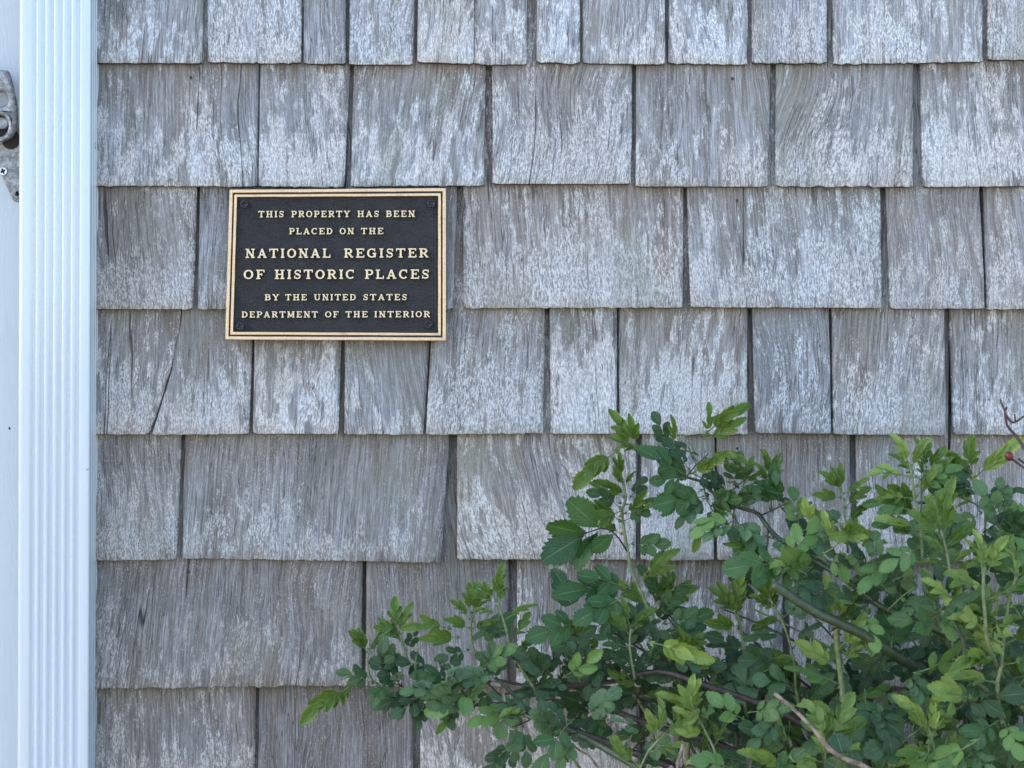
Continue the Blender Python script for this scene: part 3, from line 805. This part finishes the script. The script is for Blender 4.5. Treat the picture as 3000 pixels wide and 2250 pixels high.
def compound(kind, seed):
    """compound rose leaf of unit length along +X, blade facing +Z"""
    r = random.Random(seed*31+7)
    V, F, UV, FM = [], [], [], []
    def add(v, f, uv, M, off, mi):
        k = len(V)
        V.extend([M@q+off for q in v]); F.extend([tuple(a+k for a in g) for g in f]); UV.extend(uv); FM.extend([mi]*len(f))
    young = kind == 'young'
    pairs = {'young': r.choice([2, 2, 3]), 'glauc': r.choice([2, 3, 3]), 'green': r.choice([2, 2, 3])}[kind]
    droop = {'young': r.uniform(-.10, .25), 'glauc': r.uniform(.05, .35), 'green': r.uniform(.05, .4)}[kind]
    def rp(t): return Vector((t*.70*(1-.08*droop*t), .03*math.sin(t*3+seed), -droop*.5*t*t))
    rad = .010 if not young else .014
    pts = [rp(k/8) for k in range(9)]
    k0 = len(V)
    for i, p in enumerate(pts):
        for (a, b) in ((1, 0), (-.5, .87), (-.5, -.87)):
            V.append(p+Vector((0, b*rad*(1.3-i*.08), a*rad*(1.3-i*.08)))); UV.append((.5, .5))
    for i in range(8):
        for j in range(3):
            a, b = k0+i*3+j, k0+i*3+(j+1) % 3
            F.append((a, b, b+3, a+3)); FM.append(1)
    # leaflets
    Lt = {'young': .46, 'glauc': .40, 'green': .48}[kind]*r.uniform(.92, 1.1)
    Wt = {'young': .50, 'glauc': .74, 'green': .62}[kind]*r.uniform(.9, 1.1)
    pw = {'young': 1.05, 'glauc': 1.3, 'green': 1.15}[kind]
    teeth = {'young': 7, 'glauc': 6, 'green': 8}[kind]
    fo = {'young': r.uniform(.5, 1.2), 'glauc': r.uniform(.08, .4), 'green': r.uniform(.12, .5)}[kind]
    ts = [.42+.46*i/(pairs-.0) for i in range(pairs)]
    for i, t in enumerate(ts):
        sc = .68+.26*(i/max(1, pairs-1))
        for s in (-1, 1):
            ang = s*math.radians(({'young': 30, 'glauc': 58, 'green': 52}[kind])+r.uniform(-9, 9)-8*i)
            pos = rp(t)
            d = Vector((math.cos(ang), math.sin(ang), r.uniform(-.28, .12)))
            n = Vector((r.uniform(-.2, .2), r.uniform(-.25, .25)-s*(.5 if young else .1), 1))
            l_ = Lt*sc*r.uniform(.88, 1.08)
            v, f, uv = leaflet(l_, l_*Wt, teeth, fo, r.uniform(.0, .28), r.randrange(999), .03, pw)
            add(v, f, uv, frame(d, n), pos, 0)
    v, f, uv = leaflet(Lt*1.08, Lt*Wt*1.08, teeth+1, fo, r.uniform(.05, .3), r.randrange(999), .03, pw)
    add(v, f, uv, frame((rp(1)-rp(.9)).normalized()+Vector((0, r.uniform(-.2, .2), 0)), Vector((0, 0, 1))), rp(1), 0)
    # stipules
    for s in (-1, 1):
        v, f, uv = leaflet(.13, .04, 3, .2, .0, r.randrange(99))
        add(v, f, uv, frame(Vector((1, s*.35, .1)), Vector((0, 0, 1))), rp(.02), 0)
    me = bpy.data.meshes.new('leaf')
    me.from_pydata([tuple(q) for q in V], [], F)
    ul = me.uv_layers.new(name='UVMap')
    for lp_ in me.loops: ul.data[lp_.index].uv = UV[lp_.vertex_index]
    me.materials.append({'young': M_LF_YOUNG, 'glauc': M_LF_GLAUC, 'green': M_LF_GREEN}[kind])
    me.materials.append({'young': M_ST_GREEN, 'glauc': M_ST_RED, 'green': M_ST_GREEN}[kind])
    me.polygons.foreach_set('material_index', FM)
    me.polygons.foreach_set('use_smooth', [True]*len(F)); me.update()
    return me
VAR = {k: [compound(k, i+{'young': 0, 'glauc': 50, 'green': 100}[k]) for i in range(n)] for k, n in (('young', 10), ('glauc', 12), ('green', 12))}
LEAVES = []           # (matrix, kind, variant, length)
def leaf(base, d, size, kind, n=None):
    d = Vector(d).normalized()
    if n is None: n = Vector((R.uniform(-.7, .7), -1, R.uniform(-.4, 2.2)))
    F3 = frame(d, Vector(n))
    M = Matrix.Translation(base) @ F3.to_4x4() @ Matrix.Diagonal((size, size*R.uniform(.82, 1.15), size*R.uniform(.7, 1.5), 1))
    LEAVES.append((M, kind, R.randrange(len(VAR[kind])), size))
def leafpx(bx, by, tx, ty, depth, kind, dd=None, n=None, grow=1.0):
    a = P(bx, by, depth); b = P(tx, ty, depth+(R.uniform(-.01, .03) if dd is None else dd))
    leaf(a, b-a, (b-a).length*grow, kind, n)

def mixkind(y=.15, g=.35):
    q = R.random()
    return 'young' if q < y else 'green' if q < y+g else 'glauc'

def shoot(pts, r0, r1, mat, nleaf, size, kinds=(.10, .38), tip=True, start=.15, tipsize=None, prick=2, spread=(45, 80)):
    """pts: (px, py, depth). leaves set alternately along it, a tuft of young leaves on the tip"""
    r0, r1 = r0*.68, r1*.68; size *= .98
    if r0 > .0015:
        x0_, y0_, d0_ = pts[0]
        pts = [(x0_+420, y0_+620, max(.06, d0_-.10)), (x0_+110, y0_+200, max(.07, d0_-.08))]+list(pts)
        start = (start+1.6)/2.6
    W = [P(*p) for p in pts]
    n = len(W); rads = [r0+(r1-r0)*i/(n-1) for i in range(n)]
    out, rr = cane('shoot', W, rads, mat, prick, .03, 6)
    m = len(out); side = R.choice([-1, 1])
    for i in range(nleaf):
        t = start+(.97-start)*(i+R.uniform(0, .6))/nleaf
        k = min(m-2, max(1, int(t*(m-1))))
        tg = (out[k+1]-out[k-1]).normalized()
        lat = Vector((tg.z, 0, -tg.x)); lat = lat.normalized() if lat.length > .1 else Vector((1, 0, 0))
        side = -side
        an = math.radians(R.uniform(*spread))
        d = tg*math.cos(an)+lat*side*math.sin(an)+Vector((0, R.uniform(-.75, .35), R.uniform(-.1, .2)))
        leaf(out[k], d, size*S*R.uniform(.8, 1.15)*(1-.25*t), mixkind(*kinds) if t < .7 else ('young' if R.random() < .2+kinds[0] else mixkind(*kinds)))
    if tip:
        tg = (out[-1]-out[-3]).normalized(); lat = Vector((tg.z, 0, -tg.x)).normalized()
        ts = tipsize or size*.55
        for j in range(R.choice([4, 5])):
            an = math.radians(R.uniform(5, 42))*(1 if j % 2 else -1)
            d = tg*math.cos(an)+lat*math.sin(an)+Vector((0, R.uniform(-.4, .3), 0))
            leaf(out[-1-(j//2)], d, ts*S*R.uniform(.75, 1.15), 'young', Vector((-math.sin(an)*1.5, -1, R.uniform(-.2, .5))))

# main canes (px, py, depth) ------------------------------------------------
def W(*pts): return [P(*p) for p in pts]
root = lambda dx=0, dy=0: BASE+Vector((dx, dy, .0))
cane('cane', W((1858,1316,.20),(1905,1335,.21),(2017,1400,.23),(2053,1410,.23),(2115,1468,.24),(2187,1493,.25),(2222,1506,.26),(2256,1553,.27),(2296,1588,.28),(2381,1640,.29),(2468,1690,.30),(2536,1744,.30),(2598,1787,.30),(2706,1831,.28),(2815,1885,.25),(2950,1990,.22),(3080,2200,.20),(3120,2700,.20))+[root(.10, 0)],
     [.0010,.0012,.0014,.0015,.0017,.0020,.0023,.0025,.0026,.0028,.0031,.0033,.0034,.0034,.0036,.004,.005,.008,.011], M_ST_CANE, 22, .07)
cane('cane', W((2264,1712,.345),(2300,1735,.345),(2388,1793,.345),(2525,1857,.34),(2634,1930,.32),(2740,1985,.20),(2860,2080,.16),(2960,2230,.15),(3000,2600,.2))+[root(.05, .02)],
     [.0046,.0050,.0050,.0050,.0050,.0050,.0052,.006,.010,.012], M_ST_CANE, 6, .04, 10)
cane('cane', W((1239,2034,0.240),(1302,2052,0.240),(1392,2065,0.250),(1497,2063,0.250),(1569,2100,0.250),(1700,2145,0.250),(1850,2203,0.287),(2000,2262,0.325),(2300,2420,0.330),(2600,2800,0.330))+[root(-.06, 0)],
     [.0012,.0014,.0019,.0024,.0028,.0032,.0037,.0040,.005,.008,.010], M_ST_BROWN, 8)
cane('cane', W((1451,1984,0.270),(1510,2040,0.270),(1573,2097,0.270),(1690,2150,0.280),(1900,2270,0.330),(2200,2500,0.350))+[root(-.10, -.02)],
     [.0014,.0022,.0026,.0034,.0042,.006,.010], M_ST_CANE, 5)
cane('cane', W((1478,2034,0.220),(1555,2016,0.220),(1664,2011,0.220),(1804,1995,0.236),(1926,1966,0.257),(2070,2010,0.280),(2180,2045,0.280),(2350,2120,0.290),(2560,2300,0.300),(2750,2700,0.310))+[root(-.03, .03)],
     [.0014,.0020,.0023,.0026,.0028,.0031,.0034,.0038,.005,.008,.011], M_ST_BROWN, 8)
cane('cane', W((1447,1988,0.140),(1505,2002,0.140),(1619,2025,0.150),(1709,2040,0.152),(1800,2083,0.185),(1960,2140,0.235),(2150,2200,0.260),(2400,2400,0.280))+[root(-.08, .04)],
     [.0014,.0018,.0022,.0026,.003,.0034,.004,.006,.009], M_ST_BROWN, 6)
cane('cane', W((2800,1830,.36),(2810,1850,.36),(2828,1900,.36),(2826,1968,.36),(2887,2018,.36),(2923,2066,.35),(2930,2110,.35),(2960,2180,.34),(2978,2260,.33),(3000,2700,.30))+[root(.08, -.05)],
     [.0018,.0022,.0028,.0028,.0034,.0036,.0038,.004,.0045,.007,.009], M_ST_CANE, 8, .08)
cane('dead_stick', W((2270,2032,.42),(2330,2082,.42),(2388,2142,.43),(2431,2196,.43),(2489,2229,.43),(2560,2262,.43),(2700,2400,.40),(2900,2900,.34))+[root(.03, -.05)],
     [.0017,.0020,.0021,.0022,.0024,.0026,.003,.004,.005], M_ST_DEAD, 5, .14, 8)
cane('dead_stick', W((2000,2180,.36),(1994,2215,.36),(1984,2262,.36),(2010,2500,.33))+[root(-.09, -.06)], [.0014,.0016,.0018,.003,.005], M_ST_DEAD, 0, .1)
cane('dead_stick', W((1620,2140,.12),(1700,2200,.12),(1760,2262,.13),(1900,2600,.15))+[root(-.16, .06)], [.0010,.0012,.0014,.003,.005], M_ST_DEAD, 0, .08)
# red-brown twig with a hip, reaching in from the right
cane('twig', W((2929,1169,0.33),(2944,1205,0.33),(2950,1245,0.33),(2975,1275,0.33),(3000,1312,0.34),(3060,1400,0.35),(3160,1700,0.38),(3180,2300,0.40))+[root(.13, .02)],
     [.0009,.0012,.0014,.0015,.0016,.002,.003,.005,.008], M_ST_RED, 3, .08)
cane('twig', W((2947,1215,0.33),(2960,1233,0.33),(2972,1238,0.33),(2988,1228,0.33),(3010,1212,0.34)), [.0012,.0011,.0010,.0010,.0009], M_ST_RED, 0)
cane('twig', W((2950,1192,0.33),(2946,1200,0.33),(2942,1205,0.33)), [.0011,.0012,.0012], M_ST_RED, 0)
cane('twig', W((2972,1213,0.33),(2974,1228,0.33),(2974,1238,0.33)), [.0008,.0009,.0009], M_ST_RED, 0)
cane('twig', W((2966,1346,0.33),(2985,1360,0.33),(3010,1378,0.34),(3060,1420,0.35)), [.0012,.0012,.0013,.0015], M_ST_RED, 0)
cane('twig', W((2984,1344,0.33),(3000,1356,0.33),(3020,1372,0.34)), [.0011,.0011,.0012], M_ST_RED, 0)
hv, hf = [], []
for i in range(9):
    a = PI*i/8
    for k in range(14):
        q = 2*PI*k/14; r_ = math.sin(a)*(.0044)
        hv.append((r_*math.cos(q), r_*math.sin(q), .0050*math.cos(a)))
for i in range(8):
    for k in range(14):
        a, b = i*14+k, i*14+(k+1) % 14; hf.append((a, b, b+14, a+14))
hip = mesh_obj('rose_hip', hv, hf, M_HIP, bush, None, True, P(2957, 1337, .33)-BASE); hip.rotation_euler = (.3, -.5, 0)
cv, cf = [], []
for k in range(5):
    q = 2*PI*k/5
    j = len(cv); cv += [(.001*math.cos(q-.5), .001*math.sin(q-.5), 0), (.001*math.cos(q+.5), .001*math.sin(q+.5), 0), (.0026*math.cos(q), .0026*math.sin(q), .0022)]; cf.append((j, j+1, j+2))
sc_ = mesh_obj('sepals', cv, cf, M_ST_BROWN, hip, None, False, (0, 0, .0046))

# shoots -------------------------------------------------------------------
sg = M_ST_GREEN
shoot([(1960,1930,.24),(1905,1800,.22),(1880,1740,.22),(1851,1674,.21),(1836,1602,.21),(1825,1530,.20),(1822,1494,.20),(1834,1457,.20),(1822,1405,.20)], .0034, .0022, sg, 7, 130, (.45,.4), True, .45, 60, 10)
shoot([(2715,1760,.30),(2703,1624,.30),(2695,1534,.30),(2680,1462,.30),(2672,1400,.30),(2668,1370,.30)], .0032, .002, sg, 13, 150, (.25,.75), True, .15, 75, 6)
shoot([(2690,1560,.27),(2700,1480,.27),(2700,1410,.27),(2715,1375,.27)], .002, .0015, sg, 6, 130, (.5,.5), True, .2, 70, 2)
shoot([(2900,1640,.26),(2887,1527,.26),(2884,1469,.26),(2851,1407,.26),(2838,1375,.26)], .0028, .0016, sg, 8, 165, (.2,.6), True, .1, 85)
shoot([(2484,1620,.28),(2478,1534,.28),(2468,1462,.28),(2464,1440,.28)], .0018, .0012, sg, 5, 90, (.8,.2), True, .3, 75, 2)
shoot([(2262,1500,.26),(2254,1425,.26),(2254,1385,.26)], .0014, .001, sg, 3, 60, (.9,.1), True, .4, 60, 0)
shoot([(2175,1490,.26),(2178,1430,.26),(2180,1410,.26)], .0014, .001, sg, 3, 60, (.9,.1), True, .4, 55, 0)
shoot([(2790,1720,.33),(2782,1664,.33),(2771,1606,.33),(2757,1552,.33)], .0026, .0016, sg, 5, 95, (.9,.1), True, .45, 105, 4)
shoot([(2900,1900,.38),(2887,1813,.38),(2880,1722,.38),(2884,1660,.38)], .0036, .0022, sg, 7, 150, (.75,.25), True, .2, 90, 8)
shoot([(2925,2060,.36),(2934,1950,.36),(2945,1831,.37),(2960,1740,.37),(2980,1690,.37)], .0036, .0022, sg, 8, 150, (.6,.3), True, .3, 90, 8)
shoot([(2480,2240,.30),(2471,2120,.30),(2468,2012,.29),(2453,1903,.29),(2450,1824,.29)], .0068, .0040, sg, 9, 160, (.1,.7), True, .2, 100, 26)
shoot([(2345,2080,.25),(2330,1975,.25),(2319,1903,.25),(2290,1813,.25),(2268,1780,.25)], .0028, .0016, sg, 7, 120, (.3,.4), True, .2, 75, 6)
shoot([(2190,2120,.22),(2185,2000,.22),(2180,1900,.22),(2170,1840,.22),(2160,1800,.22)], .0038, .0022, sg, 8, 140, (.25,.5), True, .1, 95, 6)
shoot([(1560,2010,.26),(1505,1925,.25),(1483,1844,.25),(1469,1799,.25),(1458,1765,.25)], .0026, .0018, sg, 6, 105, (.55,.3), True, .35, 90, 8)
shoot([(1225,2000,.22),(1194,1934,.22),(1184,1894,.22),(1172,1860,.22)], .0022, .0016, sg, 2, 80, (.8,.2), True, .3, 75, 2)
shoot([(1110,2005,.23),(1085,1984,.23),(1076,1934,.23),(1082,1905,.23)], .0016, .0012, sg, 3, 75, (.85,.1), True, .4, 65, 0)
shoot([(1440,1960,.23),(1388,1903,.23),(1379,1844,.23),(1382,1800,.23)], .0022, .0018, sg, 3, 95, (.6,.3), True, .5, 75, 2)
shoot([(2420,2290,.40),(2417,2236,.40),(2422,2180,.40)], .002, .0016, sg, 4, 100, (1,0), True, .4, 110, 2)
shoot([(1860,2290,.33),(1900,2200,.33),(1960,2140,.33)], .002, .0014, sg, 3, 100, (.7,.3), True, .3, 90, 2)
shoot([(2125,2290,.34),(2090,2190,.34),(2055,2120,.34),(2035,2080,.34)], .0024, .0014, sg, 4, 90, (.7,.2), True, .5, 80, 2)
shoot([(1700,2000,.24),(1690,1930,.24),(1685,1880,.24)], .002, .0014, sg, 4, 90, (.4,.3), True, .3, 70, 2)
shoot([(1860,1990,.26),(1845,1900,.26),(1848,1840,.26)], .002, .0014, sg, 4, 100, (.4,.4), True, .3, 75, 2)
shoot([(1925,1990,.18),(1920,1880,.18),(1915,1790,.18),(1955,1740,.18)], .002, .0014, sg, 6, 120, (.2,.5), True, .3, 80, 2)
shoot([(2600,2260,.36),(2640,2180,.36),(2690,2140,.36)], .002, .0014, sg, 5, 130, (.5,.3), True, .2, 90, 2)
shoot([(2760,2290,.38),(2740,2200,.38),(2720,2130,.38)], .002, .0014, sg, 5, 120, (.5,.2), True, .2, 90, 2)
# leafy side twigs along the upper cane
for (bx, by, tx, ty, dp, ks) in ((1905,1335,2000,1300,.22,0),(2010,1398,2075,1330,.24,0),(2060,1415,2090,1500,.24,0),(2115,1465,2190,1400,.24,0),(2150,1483,2145,1560,.27,0),
        (2230,1510,2330,1460,.26,0),(2290,1585,2400,1530,.27,1),(2250,1550,2240,1640,.27,0),(2380,1640,2470,1580,.29,1),(2400,1650,2330,1700,.29,0),(2500,1715,2590,1640,.30,0),
        (2600,1790,2680,1720,.31,1),(2560,1760,2500,1800,.31,0),(2700,1830,2790,1760,.33,0),(2800,1880,2890,1830,.34,0),(2880,1560,2960,1500,.28,0),(2950,1620,3020,1560,.28,1)):
    shoot([(bx, by, dp), ((bx+tx)/2+R.uniform(-8, 8), (by+ty)/2+R.uniform(-8, 8), dp+.015), (tx, ty, dp+.025)], .0013, .0009, M_ST_CANE if ks == 0 else sg, 4, 118, (.12, .35), R.random() < .4, .3, 60, 0)
# leafy twigs along the left canes
for (bx, by, tx, ty, dp) in ((1250,2036,1150,2000,.24),(1300,2050,1290,2000,.26),(1400,2066,1340,2010,.27),(1470,2040,1400,1960,.25),(1560,2016,1600,1960,.24),(1660,2012,1640,1930,.24),
        (1570,2098,1500,2130,.27),(1700,2146,1600,2160,.28),(1800,1996,1760,1930,.23),(1900,1975,1990,1900,.23),(2060,2005,2110,1930,.22),(2000,1990,2010,1900,.23),(1850,2200,1900,2130,.29),
        (1720,2045,1770,2110,.2),(2100,2030,2060,2110,.24),(1170,1995,1110,1990,.24),(1620,2025,1570,1960,.2),(1960,2140,2010,2080,.22),(1850,2080,1880,2010,.21)):
    shoot([(bx, by, dp), ((bx+tx)/2+R.uniform(-8, 8), (by+ty)/2+R.uniform(-8, 8), dp+.015), (tx, ty, dp+.025)], .0012, .0008, M_ST_RED, 4, 112, (.06, .22), R.random() < .25, .3, 60, 0)

# single leaves read off the photograph -------------------------------------
SINGLES = []
for a in (
          (1811,1311,1712,1405,.21,'young',.02),(1860,1312,1800,1222,.20,'young',.01),(1862,1310,1850,1232,.20,'young',.01),(1880,1325,1800,1290,.2,'young',0),
          (2064,1273,2168,1200,.24,'young',.02),(2058,1280,2090,1200,.24,'young',.01),(2056,1290,2165,1240,.24,'young',.02),
          (2045,1335,1928,1285,.22,'glauc',.02),(2012,1396,1918,1322,.25,'green',.03),(2012,1398,1935,1410,.25,'green',.03),(2020,1392,2095,1345,.26,'young',.03),
          (2086,1497,2036,1590,.25,'young',.02),(2080,1447,1958,1465,.24,'green',.03),(2147,1504,2196,1625,.27,'glauc',.03),(2140,1490,2230,1430,.27,'glauc',.02),
          (1847,1593,1936,1590,.21,'green',.02),(1883,1690,1958,1622,.22,'young',.02),(1880,1700,1950,1660,.22,'young',.02),(1860,1730,1680,1712,.22,'green',.03),
          (1822,1475,1742,1440,.20,'green',.01),(1830,1500,1892,1512,.21,'green',.01),(1826,1490,1738,1530,.21,'young',.02),(1846,1460,1890,1400,.2,'glauc',.0),
          (1031,2000,902,2090,.24,'young',.02),(1040,2003,980,2060,.24,'young',.01),(1100,2000,1010,1960,.24,'green',.01),
          (1239,2030,1130,2040,.25,'glauc',.02),(1245,2035,1225,2120,.25,'glauc',.02),(1250,2030,1165,2080,.26,'glauc',.03),(1270,1960,1180,1935,.24,'glauc',.02),(1270,1962,1330,1930,.25,'glauc',.01),
          (1325,1842,1208,1826,.25,'young',.02),(1350,1870,1255,1866,.25,'young',.02),(1385,1880,1480,1805,.24,'green',.01),(1376,1900,1300,1925,.24,'green',.02),
          (1415,1979,1300,2072,.27,'green',.03),(1460,2000,1350,1960,.27,'glauc',.02),(1400,1960,1480,1900,.27,'green',.02),(1330,2000,1250,1960,.26,'green',.02),(1560,2020,1480,2090,.28,'glauc',.02),(1620,1990,1540,1900,.26,'glauc',.02),(1650,1990,1740,1920,.27,'green',.02),(1180,2010,1120,1940,.25,'glauc',.02),(1300,2050,1330,2120,.26,'glauc',.02),(1500,2070,1400,2110,.27,'green',.02),(1700,2100,1800,2040,.29,'glauc',.02),(1640,2160,1580,2090,.29,'glauc',.02),(1433,2061,1508,2170,.27,'glauc',.02),(1361,2065,1292,2130,.26,'young',.01),(1686,2108,1560,2212,.30,'green',.03),(1515,2178,1415,2246,.24,'glauc',.02),
          (1515,2178,1470,2255,.24,'glauc',.01),(1709,1830,1578,1848,.25,'green',.03),(1835,1740,1715,1800,.25,'green',.03),(1754,1866,1640,1894,.25,'glauc',.02),(1850,1720,1720,1690,.24,'green',.01),
          (1935,1790,1990,1730,.2,'green',.01),(1940,1830,2060,1800,.22,'green',.02),(1950,1850,2090,1840,.24,'glauc',.02),(1900,1880,2040,1930,.33,'young',.03),
          (2300,1640,2170,1660,.29,'green',.04),(2290,1640,2230,1700,.29,'green',.03),(2310,1650,2330,1740,.29,'green',.03),(2450,1710,2330,1760,.30,'glauc',.03),
          (2600,1590,2480,1560,.3,'young',.03),(2620,1620,2540,1700,.31,'green',.03),(2700,1600,2610,1640,.32,'green',.03),(2880,1500,2795,1545,.28,'green',.03),(2885,1480,2935,1440,.26,'green',.01),
          (2870,1430,2785,1420,.26,'green',.01),(2990,1560,2910,1620,.3,'green',.03),(3010,1520,2950,1480,.28,'green',.02),
          (2560,2050,2620,2170,.36,'glauc',.03),(2530,2020,2540,2140,.34,'green',.03),(2520,2080,2480,2170,.35,'glauc',.03),(2850,2050,2740,2010,.37,'young',.03),(2930,2110,2990,2190,.38,'green',.03),
          (2925,2110,2850,2170,.38,'green',.03),(2850,2200,2760,2270,.40,'green',.03),(2760,1850,2680,1800,.37,'green',.03),(2800,1760,2730,1700,.38,'young',.02),(2850,2200,2900,2250,.4,'glauc',.03),
          (2300,2090,2210,2180,.36,'glauc',.03),(2330,2010,2230,1990,.27,'glauc',.02),(2300,1960,2200,1930,.26,'glauc',.02),(2350,2060,2420,2120,.27,'green',.02),(2190,2090,2280,2060,.38,'green',.03),
          (2180,2110,2110,2060,.37,'green',.02),(2150,2250,2060,2230,.40,'green',.03),(2300,2250,2210,2200,.40,'young',.03),(2250,2270,2330,2220,.4,'green',.02)):
    leafpx(a[0], a[1], a[2], a[3], a[4], a[5], a[6], Vector((R.uniform(-.35, .35), -1, R.uniform(.05, .8))), 1.0)

# the dark drooping leaf hanging left of the tall shoot: seen from below, on a long red-brown stalk
cane('leaf_stalk', W((1838,1617,.21),(1815,1580,.22),(1790,1555,.225),(1758,1548,.23),(1700,1570,.235)), [.0010,.0009,.0008,.0008,.0006], M_ST_RED, 0, 0, 5)
for (x1, y1, x2, y2) in ((1754,1546,1672,1468),(1722,1560,1606,1550),(1712,1568,1594,1634),(1722,1572,1688,1664),(1752,1556,1706,1640),(1800,1564,1734,1618)):
    a, b = P(x1, y1, .23), P(x2, y2, .245)
    SINGLES.append((a, b-a+Vector((0, R.uniform(-.012, .012), 0)), Vector((R.uniform(-.7, .7), -1, R.uniform(-.9, .3)))))
# inner foliage -------------------------------------------------------------
def inside(p, poly):
    c = False; n = len(poly)
    for i in range(n):
        (x1, y1), (x2, y2) = poly[i], poly[(i+1) % n]
        if (y1 > p[1]) != (y2 > p[1]) and p[0] < (x2-x1)*(p[1]-y1)/(y2-y1)+x1: c = not c
    return c
PA = [(1480,1990),(1600,1900),(1700,1800),(1850,1770),(1980,1800),(2100,1900),(2180,2040),(2180,2300),(1820,2300),(1700,2180),(1560,2110)]
PB = [(2150,1560),(2250,1590),(2330,1530),(2450,1540),(2600,1560),(2750,1560),(2900,1530),(3040,1540),(3040,2300),(2150,2300),(2150,2060),(2330,2030),(2380,1880),(2420,1780),(2300,1700),(2180,1650)]
cnt = 0
holes = [(2240,1890,70),(2560,1730,40),(2600,1830,30),(1990,2060,30),(2080,1700,60),(2350,2120,30),(2150,1860,60),(2560,1640,45),(2300,1950,40),(2980,1950,25),(2620,2090,25)]
while cnt < 215:
    inA = cnt % 6 == 0
    x, y = (R.uniform(1480, 2180), R.uniform(1770, 2300)) if inA else (R.uniform(2150, 3040), R.uniform(1530, 2300))
    if not inside((x, y), PA if inA else PB): continue
    if not inA and y < 1850 and R.random() < .80: continue
    if any((x-a)**2+(y-b)**2 < c*c for a, b, c in holes): continue
    cnt += 1
    dp = R.uniform(.05, .30+.12*max(0, min(1, (x-2500)/300))*(y > 1700)) if not inA else R.uniform(.08, .24)
    deep = dp < .2
    a = R.uniform(0, 2*PI)
    d = Vector((math.cos(a), R.uniform(-.7, .3), math.sin(a)*.8-.05))
    leaf(P(x, y, dp), d, R.uniform(100, 172)*S, mixkind(.03 if deep else .10, .45), Vector((R.uniform(-.8, .8), -1, R.uniform(-.5, 2.2))))
# thin inner stems for the inner foliage to grow from
for i in range(26):
    x = R.uniform(1900, 3040); y = R.uniform(1950, 2250); dp = R.uniform(.05, .22)
    dx, h_ = R.uniform(-420, -120), R.uniform(150, 360)
    cane('stem', [P(x+dx, max(y-h_, 1780), dp), P(x+dx*.4, y-h_*.4+40, dp+.01), P(x, y+60, dp+.02), P(x+60, 2600, dp+.01), root(R.uniform(-.15, .15), R.uniform(-.05, .08))],
         [.0010, .0015, .0020, .003, .006], R.choice([M_ST_CANE, M_ST_CANE, M_ST_BROWN, sg]), 4, .05, 5)
# foliage below the frame so that the bush carries on to the ground
for i in range(110):
    x = R.uniform(1900, 3300); y = R.uniform(2300, 3500)
    a = R.uniform(0, 2*PI)
    leaf(P(x, y, R.uniform(.06, .42)), Vector((math.cos(a), R.uniform(-.8, .3), math.sin(a)*.8)), R.uniform(110, 170)*S, mixkind(.06, .42))
for i in range(50):
    x = R.uniform(3030, 3330); y = R.uniform(1600, 2300); a = R.uniform(0, 2*PI)
    leaf(P(x, y, R.uniform(.06, .36)), Vector((math.cos(a), R.uniform(-.8, .3), math.sin(a)*.8)), R.uniform(110, 160)*S, mixkind(.1, .42))

big_leaf = []
for q in range(3):
    v_, f_, uv_ = leaflet(1.0, .60, 10, .25, .15, 40+q, .04, 1.3)
    me = bpy.data.meshes.new('leaflet'); me.from_pydata([tuple(a) for a in v_], [], f_)
    ul = me.uv_layers.new(name='UVMap')
    for lp_ in me.loops: ul.data[lp_.index].uv = uv_[lp_.vertex_index]
    me.materials.append(M_LF_DARK); me.polygons.foreach_set('use_smooth', [True]*len(f_)); me.update(); big_leaf.append(me)
for i, (p_, d_, n_) in enumerate(SINGLES):
    o = bpy.data.objects.new('leaflet', big_leaf[i % 3]); link(o, bush)
    o.matrix_local = Matrix.Translation(p_-BASE) @ frame(d_, n_).to_4x4() @ Matrix.Scale(d_.length, 4)
# link leaves: those that show largest as parts of their own, the rest as one mass
def score(L_):
    M, kind, vi, s = L_
    p = M.translation
    k = D/(D+p.y); px = p.x*k/S+1500; py = 1125-(p.z-ZC)*k/S
    vis = 1 if (-50 < px < 3050 and py < 2300) else 0
    return vis*10 + (-p.y)*8 + s*10
LEAVES.sort(key=score, reverse=True)
for M, kind, vi, s in LEAVES[:295]:
    o = bpy.data.objects.new('leaf', VAR[kind][vi]); link(o, bush)
    o.matrix_local = Matrix.Translation(-BASE) @ M
rest = {}
bmv, bmf, bmm, bmu = [], [], [], []
MATS = [M_LF_YOUNG, M_ST_GREEN, M_LF_GLAUC, M_ST_RED, M_LF_GREEN]
for M, kind, vi, s in LEAVES[295:]:
    me = VAR[kind][vi]; k = len(bmv); M2 = Matrix.Translation(-BASE) @ M
    bmv += [tuple(M2 @ v.co) for v in me.vertices]
    uvl = me.uv_layers[0].data
    for p in me.polygons:
        bmf.append(tuple(a+k for a in p.vertices)); bmm.append(MATS.index(me.materials[p.material_index]))
        bmu += [tuple(uvl[li].uv) for li in p.loop_indices]
fo = mesh_obj('foliage', bmv, bmf, MATS, bush, bmm, True)
ul = fo.data.uv_layers.new(name='UVMap')
ul.data.foreach_set('uv', [c for q in bmu for c in q])
tag(fo, kind='stuff')
print('leaves', len(LEAVES), 'shingles', NSH[0])
